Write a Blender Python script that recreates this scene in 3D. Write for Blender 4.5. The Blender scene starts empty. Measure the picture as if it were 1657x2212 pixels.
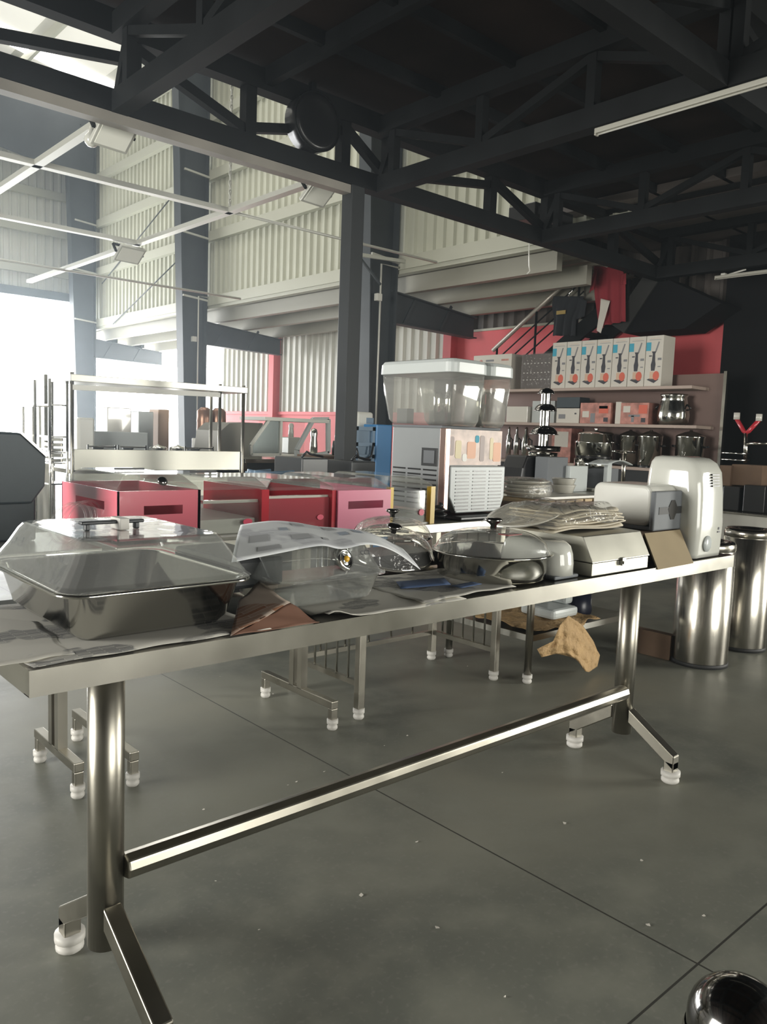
import bpy, bmesh, math, random
from mathutils import Vector, Matrix
random.seed(7)
PI = math.pi
SC = bpy.context.scene
COL = SC.collection

# ------------------------------------------------------------------ camera
YAW, PITCH, ROLL, FPX, CAMZ = math.radians(47.976), math.radians(-5.622), math.radians(2.114), 1714.0, 1.35
FW = Vector((math.cos(YAW)*math.cos(PITCH), math.sin(YAW)*math.cos(PITCH), math.sin(PITCH)))
RT0 = FW.cross(Vector((0, 0, 1))).normalized()
UP0 = RT0.cross(FW)
RT = math.cos(ROLL)*RT0 + math.sin(ROLL)*UP0
UP = -math.sin(ROLL)*RT0 + math.cos(ROLL)*UP0
CP = Vector((0, 0, CAMZ))
cd = bpy.data.cameras.new('camera')
cam = bpy.data.objects.new('camera', cd)
COL.objects.link(cam)
m = Matrix((RT, UP, -FW)).transposed().to_4x4()
m.translation = CP
cam.matrix_world = m
cd.sensor_fit = 'VERTICAL'
cd.sensor_height = 24.0
cd.sensor_width = 24.0
cd.lens = FPX/2212*24.0
cd.clip_start = 0.02
cd.clip_end = 200
SC.camera = cam

def at(u, v, X=None, Y=None, Z=None):
    """photo pixel -> the point where its sight line meets the plane X=, Y= or Z="""
    d = FW + RT*((u-828.5)/FPX) - UP*((v-1106)/FPX)
    if X is not None: t = X/d.x
    elif Y is not None: t = Y/d.y
    else: t = (Z-CAMZ)/d.z
    return CP + d*t

# ------------------------------------------------------------------ light and exposure
vs = SC.view_settings
SC.display_settings.display_device = 'sRGB'
vs.view_transform = 'Standard'
vs.look = 'None'
vs.gamma = 1.0
vs.use_curve_mapping = False
vs.exposure = 0.0
SC.cycles.use_denoising = True
SC.cycles.use_adaptive_sampling = True
SC.cycles.adaptive_threshold = 0.03
SC.cycles.max_bounces = 9
SC.cycles.diffuse_bounces = 4
SC.cycles.glossy_bounces = 5
SC.cycles.transmission_bounces = 8
SC.cycles.transparent_max_bounces = 24
SC.cycles.caustics_reflective = False
SC.cycles.caustics_refractive = False
SC.cycles.sample_clamp_indirect = 6.0

w = bpy.data.worlds.new('World')
SC.world = w
w.use_nodes = True
bg = w.node_tree.nodes['Background']
bg.inputs[0].default_value = (0.93, 0.97, 1.0, 1)
bg.inputs[1].default_value = 1.2
# scattering air added to imitate the veiling glare of the lens
hv = w.node_tree.nodes.new('ShaderNodeVolumeScatter')
hv.inputs['Density'].default_value = 0.0062
hv.inputs['Anisotropy'].default_value = 0.78
hv.inputs['Color'].default_value = (0.80, 0.92, 1.0, 1)
w.node_tree.links.new(hv.outputs[0], w.node_tree.nodes['World Output'].inputs['Volume'])

def area(name, loc, sx, sy, direction, radiance, color=(1, 1, 1), spread=180):
    """daylight or added fill: a rectangle of the given radiance facing DIRECTION"""
    l = bpy.data.lights.new(name, 'AREA')
    l.shape = 'RECTANGLE'
    l.size = sx
    l.size_y = sy
    l.energy = radiance*PI*sx*sy
    l.color = color
    l.spread = math.radians(spread)
    o = bpy.data.objects.new(name, l)
    COL.objects.link(o)
    o.location = loc
    o.rotation_euler = Vector(direction).to_track_quat('-Z', 'Y').to_euler()
    return o
# far-side door, two fill lamps added for brightness, roof lights
area('daylight_rear_door', (10.8, -3.8, 1.8), 2.6, 3.6, (-1, 0.25, 0), 26.0, (1, 0.99, 0.91))
area('added_back_fill', (3.2, -6.9, 1.8), 5.0, 3.6, (0, 1, 0), 9.0, (1, 0.99, 0.92))  # fill added to brighten faces turned to the camera
area('added_side_fill', (-5.9, 4.5, 1.9), 3.6, 3.6, (1, 0, 0), 26.0, (1, 0.99, 0.93))  # unseen fill added to lift the near floor and tables
area('roof_light_a', (5.6, 10.5, 9.0), 1.2, 7.0, (0, 0, -1), 4.5, (1, 0.98, 0.9))
area('roof_light_b', (1.0, 13.0, 9.6), 1.2, 8.0, (0, 0, -1), 4.5, (1, 0.98, 0.9))

def sky_opening(name, pts, radiance, color):
    """overcast sky filling an open doorway or roof light, bright enough to burn out"""
    me = bpy.data.meshes.new(name)
    me.from_pydata(pts, [], [(0, 1, 2, 3)])
    mt = bpy.data.materials.new(name)
    mt.use_nodes = True
    nt = mt.node_tree
    nt.nodes.clear()
    o_ = nt.nodes.new('ShaderNodeOutputMaterial')
    e_ = nt.nodes.new('ShaderNodeEmission')
    e_.inputs[0].default_value = (*color, 1)
    e_.inputs[1].default_value = radiance
    nt.links.new(e_.outputs[0], o_.inputs[0])
    me.materials.append(mt)
    o = bpy.data.objects.new(name, me)
    COL.objects.link(o)
    o['kind'] = 'structure'
    return o
sky_opening('door_1', [(-2.5, 22.5, 0), (8.5, 22.5, 0), (8.5, 22.5, 4.65), (-2.5, 22.5, 4.65)], 13.0, (0.97, 0.99, 1.0))
sky_opening('door_2', [(8.7, 22.5, 0), (11.2, 22.5, 0), (11.2, 22.5, 3.6), (8.7, 22.5, 3.6)], 13.0, (1, 0.99, 0.96))
sky_opening('door_3', [(11.2, 18.7, 0), (11.2, 22.5, 0), (11.2, 22.5, 3.6), (11.2, 18.7, 3.6)], 13.0, (1, 0.99, 0.96))
sky_opening('window_5', [(5.6, 20.2, 10.27), (8.7, 20.2, 9.70), (8.7, 20.8, 9.70), (5.6, 20.8, 10.27)], 9.0, (1, 0.99, 0.95))

# ------------------------------------------------------------------ materials
def mat(name, color=(0.5, 0.5, 0.5), rough=0.5, metal=0.0, spec=0.5, coat=0.0, bump=0.0, bscale=40, vary=0.0, vscale=6, stretch=None, aniso=0.0):
    mt = bpy.data.materials.new(name)
    mt.use_nodes = True
    nt = mt.node_tree
    b = nt.nodes['Principled BSDF']
    b.inputs['Base Color'].default_value = (*color, 1)
    b.inputs['Roughness'].default_value = rough
    b.inputs['Metallic'].default_value = metal
    b.inputs['Specular IOR Level'].default_value = spec
    b.inputs['Coat Weight'].default_value = coat
    b.inputs['Anisotropic'].default_value = aniso
    tc = nt.nodes.new('ShaderNodeTexCoord')
    src = tc.outputs['Object']
    if stretch:
        mp = nt.nodes.new('ShaderNodeMapping')
        mp.inputs['Scale'].default_value = stretch
        nt.links.new(src, mp.inputs['Vector'])
        src = mp.outputs['Vector']
    if vary:
        n = nt.nodes.new('ShaderNodeTexNoise')
        n.inputs['Scale'].default_value = vscale
        n.inputs['Detail'].default_value = 5
        nt.links.new(src, n.inputs['Vector'])
        r = nt.nodes.new('ShaderNodeMapRange')
        r.inputs['From Min'].default_value = 0.3
        r.inputs['From Max'].default_value = 0.7
        r.inputs['To Min'].default_value = 1-vary
        r.inputs['To Max'].default_value = 1+vary
        nt.links.new(n.outputs['Fac'], r.inputs['Value'])
        mx = nt.nodes.new('ShaderNodeVectorMath')
        mx.operation = 'SCALE'
        mx.inputs[0].default_value = color
        nt.links.new(r.outputs[0], mx.inputs['Scale'])
        nt.links.new(mx.outputs[0], b.inputs['Base Color'])
        if metal > 0.5:
            rr = nt.nodes.new('ShaderNodeMapRange')
            rr.inputs['To Min'].default_value = max(0.02, rough-0.08)
            rr.inputs['To Max'].default_value = rough+0.1
            nt.links.new(n.outputs['Fac'], rr.inputs['Value'])
            nt.links.new(rr.outputs[0], b.inputs['Roughness'])
    if bump:
        n2 = nt.nodes.new('ShaderNodeTexNoise')
        n2.inputs['Scale'].default_value = bscale
        n2.inputs['Detail'].default_value = 4
        nt.links.new(src, n2.inputs['Vector'])
        bp = nt.nodes.new('ShaderNodeBump')
        bp.inputs['Strength'].default_value = bump
        bp.inputs['Distance'].default_value = 0.02
        nt.links.new(n2.outputs['Fac'], bp.inputs['Height'])
        nt.links.new(bp.outputs[0], b.inputs['Normal'])
    return mt

def clear(name, tint=(0.95, 0.96, 0.95), rough=0.06, milk=0.06, milkcol=(0.8, 0.8, 0.78), refl=1.0, bump=0.0, bscale=20):
    """thin clear plastic or glass sheet: see-through, a fresnel gloss and a little milkiness"""
    mt = bpy.data.materials.new(name)
    mt.use_nodes = True
    nt = mt.node_tree
    nt.nodes.clear()
    out = nt.nodes.new('ShaderNodeOutputMaterial')
    tr = nt.nodes.new('ShaderNodeBsdfTransparent')
    tr.inputs[0].default_value = (*tint, 1)
    df = nt.nodes.new('ShaderNodeBsdfDiffuse')
    df.inputs[0].default_value = (*milkcol, 1)
    gl = nt.nodes.new('ShaderNodeBsdfGlossy')
    gl.inputs['Roughness'].default_value = rough
    gl.inputs[0].default_value = (1, 1, 1, 1)
    lw = nt.nodes.new('ShaderNodeLayerWeight')
    lw.inputs[0].default_value = 0.5
    pw = nt.nodes.new('ShaderNodeMath'); pw.operation = 'POWER'; pw.inputs[1].default_value = 4.0
    nt.links.new(lw.outputs['Facing'], pw.inputs[0])
    fr = nt.nodes.new('ShaderNodeMath'); fr.operation = 'MULTIPLY_ADD'; fr.inputs[1].default_value = 0.75; fr.inputs[2].default_value = 0.045
    nt.links.new(pw.outputs[0], fr.inputs[0])
    m1 = nt.nodes.new('ShaderNodeMixShader')
    m1.inputs[0].default_value = milk
    nt.links.new(tr.outputs[0], m1.inputs[1])
    nt.links.new(df.outputs[0], m1.inputs[2])
    m2 = nt.nodes.new('ShaderNodeMixShader')
    mul = nt.nodes.new('ShaderNodeMath')
    mul.operation = 'MULTIPLY'
    mul.use_clamp = True
    mul.inputs[1].default_value = refl
    nt.links.new(fr.outputs[0], mul.inputs[0])
    nt.links.new(mul.outputs[0], m2.inputs[0])
    nt.links.new(m1.outputs[0], m2.inputs[1])
    nt.links.new(gl.outputs[0], m2.inputs[2])
    if bump:
        tc = nt.nodes.new('ShaderNodeTexCoord')
        n2 = nt.nodes.new('ShaderNodeTexNoise')
        n2.inputs['Scale'].default_value = bscale
        n2.inputs['Detail'].default_value = 3
        n2.inputs['Distortion'].default_value = 1.5
        nt.links.new(tc.outputs['Object'], n2.inputs['Vector'])
        bp = nt.nodes.new('ShaderNodeBump')
        bp.inputs['Strength'].default_value = bump
        bp.inputs['Distance'].default_value = 0.03
        nt.links.new(n2.outputs['Fac'], bp.inputs['Height'])
        nt.links.new(bp.outputs[0], gl.inputs['Normal'])
        nt.links.new(bp.outputs[0], lw.inputs['Normal'])
    nt.links.new(m2.outputs[0], out.inputs[0])
    return mt

def concrete():
    mt = mat('concrete_floor', (0.17, 0.165, 0.14), 0.42, spec=0.35)
    nt = mt.node_tree
    b = nt.nodes['Principled BSDF']
    tc = nt.nodes.new('ShaderNodeTexCoord')
    def noise(scale, detail=6, dist=0.0):
        n = nt.nodes.new('ShaderNodeTexNoise')
        n.inputs['Scale'].default_value = scale
        n.inputs['Detail'].default_value = detail
        n.inputs['Distortion'].default_value = dist
        nt.links.new(tc.outputs['Object'], n.inputs['Vector'])
        return n.outputs['Fac']
    def mix(fac, a, bb):
        x = nt.nodes.new('ShaderNodeMix')
        x.data_type = 'RGBA'
        if fac is not None: nt.links.new(fac, x.inputs['Factor'])
        for s, i in ((a, 6), (bb, 7)):
            if isinstance(s, tuple): x.inputs[i].default_value = (*s, 1)
            else: nt.links.new(s, x.inputs[i])
        return x.outputs[2]
    def ramp(src, lo, hi):
        r = nt.nodes.new('ShaderNodeMapRange')
        r.inputs['From Min'].default_value = lo
        r.inputs['From Max'].default_value = hi
        nt.links.new(src, r.inputs['Value'])
        return r.outputs[0]
    c = mix(ramp(noise(0.9, 6, 0.6), 0.38, 0.64), (0.150, 0.156, 0.132), (0.240, 0.236, 0.190))
    c = mix(ramp(noise(5.5, 6), 0.45, 0.75), c, (0.225, 0.226, 0.186))
    c = mix(ramp(noise(60, 3), 0.55, 0.9), c, (0.235, 0.23, 0.2))
    # saw-cut joints every 4 m along both directions
    sep = nt.nodes.new('ShaderNodeSeparateXYZ')
    nt.links.new(tc.outputs['Object'], sep.inputs[0])
    def joint(sock, off):
        a = nt.nodes.new('ShaderNodeMath'); a.operation = 'SUBTRACT'; a.inputs[1].default_value = off
        nt.links.new(sock, a.inputs[0])
        p = nt.nodes.new('ShaderNodeMath'); p.operation = 'PINGPONG'; p.inputs[1].default_value = 2.6
        nt.links.new(a.outputs[0], p.inputs[0])
        l = nt.nodes.new('ShaderNodeMath'); l.operation = 'LESS_THAN'; l.inputs[1].default_value = 0.0032
        nt.links.new(p.outputs[0], l.inputs[0])
        return l.outputs[0]
    mxm = nt.nodes.new('ShaderNodeMath'); mxm.operation = 'MAXIMUM'
    nt.links.new(joint(sep.outputs[0], 1.952), mxm.inputs[0])
    nt.links.new(joint(sep.outputs[1], 0.872), mxm.inputs[1])
    c = mix(mxm.outputs[0], c, (0.045, 0.044, 0.038))
    nt.links.new(c, b.inputs['Base Color'])
    rr = nt.nodes.new('ShaderNodeMapRange')
    rr.inputs['To Min'].default_value = 0.3
    rr.inputs['To Max'].default_value = 0.6
    nt.links.new(noise(2.2, 5), rr.inputs['Value'])
    nt.links.new(rr.outputs[0], b.inputs['Roughness'])
    return mt

def newsprint(name, paper=(0.60, 0.58, 0.52), ink=(0.16, 0.16, 0.16), rows=60, blocks=True, pic=(0.2, 0.2, 0.21)):
    """paper printed with columns of dark text lines and a few darker picture blocks"""
    mt = mat(name, paper, 0.8, spec=0.2)
    nt = mt.node_tree
    b = nt.nodes['Principled BSDF']
    tc = nt.nodes.new('ShaderNodeTexCoord')
    br = nt.nodes.new('ShaderNodeTexBrick')
    br.inputs['Scale'].default_value = rows
    br.inputs['Mortar Size'].default_value = 0.028
    br.inputs['Brick Width'].default_value = 3.2
    br.inputs['Row Height'].default_value = 0.42
    br.inputs['Color1'].default_value = (*ink, 1)
    br.inputs['Color2'].default_value = (*[0.5*(a+c) for a, c in zip(paper, ink)], 1)
    br.inputs['Mortar'].default_value = (*paper, 1)
    nt.links.new(tc.outputs['Object'], br.inputs['Vector'])
    n = nt.nodes.new('ShaderNodeTexNoise')
    n.inputs['Scale'].default_value = 8
    nt.links.new(tc.outputs['Object'], n.inputs['Vector'])
    r = nt.nodes.new('ShaderNodeMapRange')
    r.inputs['From Min'].default_value = 0.53
    r.inputs['From Max'].default_value = 0.56
    nt.links.new(n.outputs['Fac'], r.inputs['Value'])
    x = nt.nodes.new('ShaderNodeMix'); x.data_type = 'RGBA'
    nt.links.new(r.outputs[0], x.inputs['Factor'])
    x.inputs[6].default_value = (*paper, 1)
    nt.links.new(br.outputs['Color'], x.inputs[7])
    nt.links.new(x.outputs[2], b.inputs['Base Color'])
    return mt

M = {}
M['floor'] = concrete()
M['steel'] = mat('brushed_steel', (0.46, 0.44, 0.39), 0.19, 1.0, vary=0.08, vscale=5, stretch=(1, 1, 1))
M['steel_sheet'] = mat('steel_sheet', (0.56, 0.55, 0.50), 0.34, 1.0, vary=0.1, vscale=3)
M['tube'] = mat('steel_tube', (0.36, 0.34, 0.29), 0.3, 1.0, vary=0.06, vscale=8)
M['chrome'] = mat('chrome', (0.72, 0.71, 0.68), 0.07, 1.0)
M['pan'] = mat('polished_pan_steel', (0.62, 0.61, 0.56), 0.1, 1.0)
M['binsteel'] = mat('bin_steel', (0.48, 0.455, 0.40), 0.2, 1.0, vary=0.05, vscale=30, stretch=(8, 8, 0.3), aniso=0.4)
M['white_rubber'] = mat('white_nylon', (0.55, 0.53, 0.49), 0.5)
M['black_rubber'] = mat('black_rubber', (0.02, 0.02, 0.02), 0.6)
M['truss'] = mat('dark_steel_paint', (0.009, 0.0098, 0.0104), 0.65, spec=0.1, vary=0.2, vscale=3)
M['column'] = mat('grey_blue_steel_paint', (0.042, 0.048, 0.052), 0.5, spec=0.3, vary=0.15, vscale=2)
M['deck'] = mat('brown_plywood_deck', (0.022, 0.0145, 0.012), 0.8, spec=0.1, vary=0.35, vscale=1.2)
M['cream'] = mat('cream_wall_sheet', (0.52, 0.525, 0.43), 0.5, vary=0.07, vscale=1.2)
M['cream_lower'] = mat('pale_grey_wall_sheet', (0.60, 0.60, 0.54), 0.45, vary=0.05, vscale=1.5)
M['girt'] = mat('cream_girt', (0.45, 0.45, 0.37), 0.45)
M['purlin'] = mat('shaded_cream_purlin', (0.30, 0.29, 0.24), 0.5)  # cream girt colour darkened to imitate dimmer light in the aisle
M['red_wall'] = mat('red_wall_paint', (0.66, 0.10, 0.11), 0.55, vary=0.06, vscale=2)
M['black_wall'] = mat('black_wall_paint', (0.008, 0.008, 0.009), 0.8, spec=0.1)
M['dark_sheet'] = mat('brown_wall_sheet', (0.10, 0.085, 0.075), 0.6)
M['roof'] = mat('roof_sheet', (0.65, 0.64, 0.58), 0.5)
M['rear'] = mat('plain_rear_wall', (0.24, 0.235, 0.21), 0.7, vary=0.1)
M['galv'] = mat('galvanised_tray', (0.55, 0.55, 0.50), 0.45, 0.35)
M['dull_tray'] = mat('dull_tray_paint', (0.21, 0.195, 0.17), 0.5, vary=0.2, vscale=2)
M['lampglass'] = mat('flood_lamp_glass', (0.75, 0.75, 0.68), 0.3)
M['white'] = mat('white_plastic', (0.60, 0.595, 0.545), 0.22, coat=0.4)
M['white_gloss'] = mat('gloss_white_plastic', (0.60, 0.60, 0.545), 0.12, coat=0.6)
M['white_paint'] = mat('white_paint', (0.66, 0.65, 0.6), 0.4)
M['grey_panel'] = mat('grey_plastic', (0.15, 0.16, 0.17), 0.6, spec=0.25)
M['dark_plastic'] = mat('dark_plastic', (0.03, 0.032, 0.034), 0.35)
M['black'] = mat('black_plastic', (0.012, 0.012, 0.013), 0.3)
M['lid_grey'] = mat('grey_lid_plastic', (0.50, 0.53, 0.52), 0.3)
M['body_grey'] = mat('grey_enamel', (0.26, 0.275, 0.28), 0.35)
M['front_grey'] = mat('pale_grey_front_plastic', (0.42, 0.45, 0.45), 0.35)
M['clear'] = clear('clear_acrylic', milk=0.05, refl=1.0)
M['clear_lid'] = clear('clear_lid_plastic', milk=0.09, rough=0.05, refl=1.3, bump=0.04, bscale=6)
M['clear_tank'] = clear('clear_tank_plastic', tint=(0.9, 0.9, 0.88), milk=0.12, rough=0.05, refl=1.2)
M['wrap'] = clear('clear_wrap_film', tint=(0.93, 0.92, 0.88), milk=0.10, rough=0.12, refl=1.5, bump=0.45, bscale=22)
M['glass'] = clear('glass_pane', milk=0.02, refl=1.2)
M['pink'] = mat('pink_red_acrylic', (0.74, 0.16, 0.21), 0.25, coat=0.3)
M['rose'] = mat('rose_pink_acrylic', (0.76, 0.24, 0.35), 0.25, coat=0.3)
M['red'] = mat('red_acrylic', (0.50, 0.03, 0.045), 0.2, coat=0.4)
M['pink_clear'] = clear('pink_clear_acrylic', tint=(0.9, 0.5, 0.55), milk=0.45, milkcol=(0.62, 0.14, 0.17))
M['yellow'] = mat('yellow_acrylic', (0.72, 0.47, 0.02), 0.3)
M['sticker_red'] = mat('red_sticker', (0.75, 0.06, 0.13), 0.4)
M['cardboard'] = mat('cardboard', (0.30, 0.235, 0.14), 0.8, vary=0.06, vscale=8)
M['cardboard_dark'] = mat('brown_cardboard', (0.16, 0.10, 0.062), 0.8, vary=0.1, vscale=8)
M['kraft'] = mat('kraft_paper', (0.43, 0.28, 0.13), 0.75, bump=0.9, bscale=32, vary=0.15, vscale=9)
M['kraft_pale'] = mat('pale_bag_paper', (0.52, 0.47, 0.37), 0.7, bump=0.2, bscale=15, vary=0.12)
M['page_back'] = mat('brown_page_back', (0.20, 0.10, 0.065), 0.7)
M['paper'] = newsprint('newspaper')
M['paper_white'] = newsprint('leaflet_paper', (0.84, 0.86, 0.87), (0.6, 0.61, 0.64), 45)
M['paper_brown'] = newsprint('colour_newspaper_page', (0.44, 0.36, 0.30), (0.24, 0.11, 0.06), 30)
M['ink'] = mat('print_ink', (0.05, 0.05, 0.06), 0.7)
M['ink_blue'] = mat('blue_print_ink', (0.06, 0.10, 0.20), 0.7)
M['pic_grey'] = mat('pale_print', (0.46, 0.47, 0.48), 0.7)
M['pic_blue'] = mat('pale_blue_print', (0.38, 0.43, 0.50), 0.7)
M['ink_grey'] = mat('grey_print_ink', (0.22, 0.22, 0.23), 0.7)
M['box_white'] = mat('white_carton', (0.60, 0.565, 0.50), 0.6)
M['cyan'] = mat('cyan_print', (0.05, 0.35, 0.48), 0.6)
M['fruit'] = mat('red_fruit_print', (0.62, 0.13, 0.08), 0.6)
M['juice'] = mat('pale_juice_print', (0.60, 0.42, 0.30), 0.6)
M['carton_red'] = mat('red_white_carton', (0.46, 0.21, 0.17), 0.6, vary=0.35, vscale=12)
M['blue'] = mat('blue_machine_paint', (0.03, 0.16, 0.36), 0.35)
M['blue_grey'] = mat('blue_grey_paint', (0.12, 0.19, 0.27), 0.45)
M['teal_dark'] = mat('dark_blue_grey_paint', (0.035, 0.05, 0.058), 0.5)
M['cloth_red'] = mat('red_cloth', (0.25, 0.022, 0.032), 0.85, bump=0.3, bscale=8)
M['cloth_black'] = mat('black_cloth', (0.016, 0.018, 0.022), 0.9)
M['gold'] = mat('gold_print', (0.35, 0.25, 0.08), 0.5)
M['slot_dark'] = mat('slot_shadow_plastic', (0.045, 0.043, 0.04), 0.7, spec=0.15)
M['box_steel'] = mat('satin_box_steel', (0.40, 0.39, 0.34), 0.4, 1.0, vary=0.1, vscale=6)
M['dull_steel'] = mat('dull_steel', (0.22, 0.21, 0.18), 0.5, 0.6)
M['batten'] = mat('dull_white_batten', (0.36, 0.35, 0.30), 0.5)
M['wrap_thin'] = clear('thin_shrink_film', milk=0.02, rough=0.1, refl=1.0, bump=0.4, bscale=18)
M['porcelain'] = mat('porcelain', (0.62, 0.60, 0.54), 0.15, coat=0.5)
M['wood'] = mat('dark_wood', (0.11, 0.065, 0.04), 0.6, vary=0.2)
M['wood_pale'] = mat('pale_wood', (0.45, 0.33, 0.18), 0.6, vary=0.15)
M['amber'] = mat('amber_cap', (0.75, 0.42, 0.03), 0.3)
M['orange_tube'] = mat('orange_tube', (0.45, 0.22, 0.05), 0.5)
M['rail_metal'] = mat('rail_metal', (0.40, 0.37, 0.32), 0.4, 0.4)
M['copper'] = mat('dull_copper', (0.30, 0.17, 0.12), 0.35, 0.7)
M['poster'] = mat('pink_drink_print', (0.55, 0.42, 0.36), 0.4, vary=0.3, vscale=14)
M['bottle_orange'] = mat('orange_drink_print', (0.60, 0.25, 0.10), 0.4)
M['bottle_brown'] = mat('brown_drink_print', (0.22, 0.15, 0.13), 0.4)
M['bottle_yellow'] = mat('yellow_drink_print', (0.55, 0.45, 0.22), 0.4)

# ------------------------------------------------------------------ mesh helpers
class MB:
    def __init__(s): s.v = []; s.f = []; s.smooth = []
    def add(s, vs, fs, smooth=False):
        k = len(s.v)
        s.v += [tuple(p) for p in vs]
        s.f += [tuple(k+i for i in f) for f in fs]
        s.smooth += [smooth]*len(fs)
        return s
    def box(s, a, b):
        x0, y0, z0 = a; x1, y1, z1 = b
        x0, x1 = min(x0, x1), max(x0, x1); y0, y1 = min(y0, y1), max(y0, y1); z0, z1 = min(z0, z1), max(z0, z1)
        return s.add([(x0, y0, z0), (x1, y0, z0), (x1, y1, z0), (x0, y1, z0), (x0, y0, z1), (x1, y0, z1), (x1, y1, z1), (x0, y1, z1)],
                     [(0, 3, 2, 1), (4, 5, 6, 7), (0, 1, 5, 4), (1, 2, 6, 5), (2, 3, 7, 6), (3, 0, 4, 7)])
    def hexa(s, lo, hi):
        """lo, hi: four corners each, counter-clockwise from above"""
        return s.add(list(lo)+list(hi), [(0, 3, 2, 1), (4, 5, 6, 7), (0, 1, 5, 4), (1, 2, 6, 5), (2, 3, 7, 6), (3, 0, 4, 7)])
    def bar(s, p, q, wd, ht=None, up=(0, 0, 1)):
        """rectangular bar from p to q, WD wide and HT high"""
        ht = ht or wd
        p, q = Vector(p), Vector(q)
        d = (q-p).normalized()
        u = Vector(up)
        if abs(d.dot(u)) > 0.98: u = Vector((1, 0, 0))
        sd = d.cross(u).normalized()*wd/2
        uu = sd.cross(d).normalized()*ht/2
        return s.add([p-sd-uu, p+sd-uu, p+sd+uu, p-sd+uu, q-sd-uu, q+sd-uu, q+sd+uu, q-sd+uu],
                     [(0, 1, 2, 3), (7, 6, 5, 4), (0, 4, 5, 1), (1, 5, 6, 2), (2, 6, 7, 3), (3, 7, 4, 0)])
    def tube(s, pts, r, n=12, cap=True):
        pts = [Vector(p) for p in pts]
        rings = []
        prev = None
        for i, p in enumerate(pts):
            d = (pts[min(i+1, len(pts)-1)]-pts[max(i-1, 0)]).normalized()
            if prev is None:
                u = Vector((0, 0, 1)) if abs(d.z) < 0.9 else Vector((1, 0, 0))
                a = d.cross(u).normalized()
            else:
                a = (prev-d*prev.dot(d)).normalized()
            prev = a
            b = d.cross(a)
            rr = r[i] if isinstance(r, (list, tuple)) else r
            rings.append([p+(a*math.cos(2*PI*k/n)+b*math.sin(2*PI*k/n))*rr for k in range(n)])
        vs = [v for rg in rings for v in rg]
        fs = []
        for i in range(len(pts)-1):
            for k in range(n):
                fs.append((i*n+k, i*n+(k+1) % n, (i+1)*n+(k+1) % n, (i+1)*n+k))
        s.add(vs, fs, True)
        if cap:
            s.add(rings[0], [tuple(range(n))[::-1]])
            s.add(rings[-1], [tuple(range(n))])
        return s
    def lathe(s, prof, c=(0, 0, 0), n=32, smooth=True, cap=False):
        """profile of (radius, height) turned round the vertical through C"""
        cx, cy, cz = c
        vs = []
        for r, z in prof:
            for k in range(n):
                vs.append((cx+r*math.cos(2*PI*k/n), cy+r*math.sin(2*PI*k/n), cz+z))
        fs = []
        for i in range(len(prof)-1):
            for k in range(n):
                fs.append((i*n+k, i*n+(k+1) % n, (i+1)*n+(k+1) % n, (i+1)*n+k))
        s.add(vs, fs, smooth)
        if cap:
            s.add(vs[:n], [tuple(range(n))[::-1]])
            s.add(vs[-n:], [tuple(range(n))])
        return s
    def loft(s, loops, cap0=True, cap1=True, smooth=False):
        n = len(loops[0])
        vs = [p for l in loops for p in l]
        fs = []
        for i in range(len(loops)-1):
            for k in range(n):
                fs.append((i*n+k, i*n+(k+1) % n, (i+1)*n+(k+1) % n, (i+1)*n+k))
        s.add(vs, fs, smooth)
        if cap0: s.add(loops[0], [tuple(range(n))[::-1]])
        if cap1: s.add(loops[-1], [tuple(range(n))])
        return s
    def prism(s, poly, axis, a, b):
        """polygon in the plane across AXIS, pushed from a to b"""
        def put(p, t):
            if axis == 'x': return (t, p[0], p[1])
            if axis == 'y': return (p[0], t, p[1])
            return (p[0], p[1], t)
        return s.loft([[put(p, a) for p in poly], [put(p, b) for p in poly]])
    def grid(s, fn, nu, nv, smooth=True):
        vs = [fn(i/nu, j/nv) for j in range(nv+1) for i in range(nu+1)]
        fs = [(j*(nu+1)+i, j*(nu+1)+i+1, (j+1)*(nu+1)+i+1, (j+1)*(nu+1)+i) for j in range(nv) for i in range(nu)]
        return s.add(vs, fs, smooth)
    def build(s, name, material, parent=None, bev=0.0, solid=0.0, seg=2, fix=True, sub=0):
        me = bpy.data.meshes.new(name)
        me.from_pydata(s.v, [], s.f)
        me.polygons.foreach_set('use_smooth', s.smooth)
        if fix:
            bm = bmesh.new(); bm.from_mesh(me)
            bmesh.ops.remove_doubles(bm, verts=bm.verts, dist=1e-5)
            bmesh.ops.recalc_face_normals(bm, faces=bm.faces)
            bm.to_mesh(me); bm.free()
        me.materials.append(material if not isinstance(material, str) else M[material])
        me.update()
        o = bpy.data.objects.new(name, me)
        COL.objects.link(o)
        if parent is not None: o.parent = parent
        if solid:
            md = o.modifiers.new('solid', 'SOLIDIFY'); md.thickness = solid; md.offset = 0
        if sub:
            md = o.modifiers.new('sub', 'SUBSURF'); md.levels = sub; md.render_levels = sub
        if bev:
            md = o.modifiers.new('bevel', 'BEVEL'); md.width = bev; md.segments = seg; md.limit_method = 'ANGLE'; md.angle_limit = math.radians(40)
            md.harden_normals = False
        return o

def rrect(x0, x1, y0, y1, r, n=5):
    pts = []
    for cx, cy, a in ((x1-r, y1-r, 0), (x0+r, y1-r, 90), (x0+r, y0+r, 180), (x1-r, y0+r, 270)):
        for k in range(n+1):
            t = math.radians(a+90*k/n)
            pts.append((cx+r*math.cos(t), cy+r*math.sin(t)))
    return pts
def lift(pts, z): return [(x, y, z) for x, y in pts]

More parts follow.
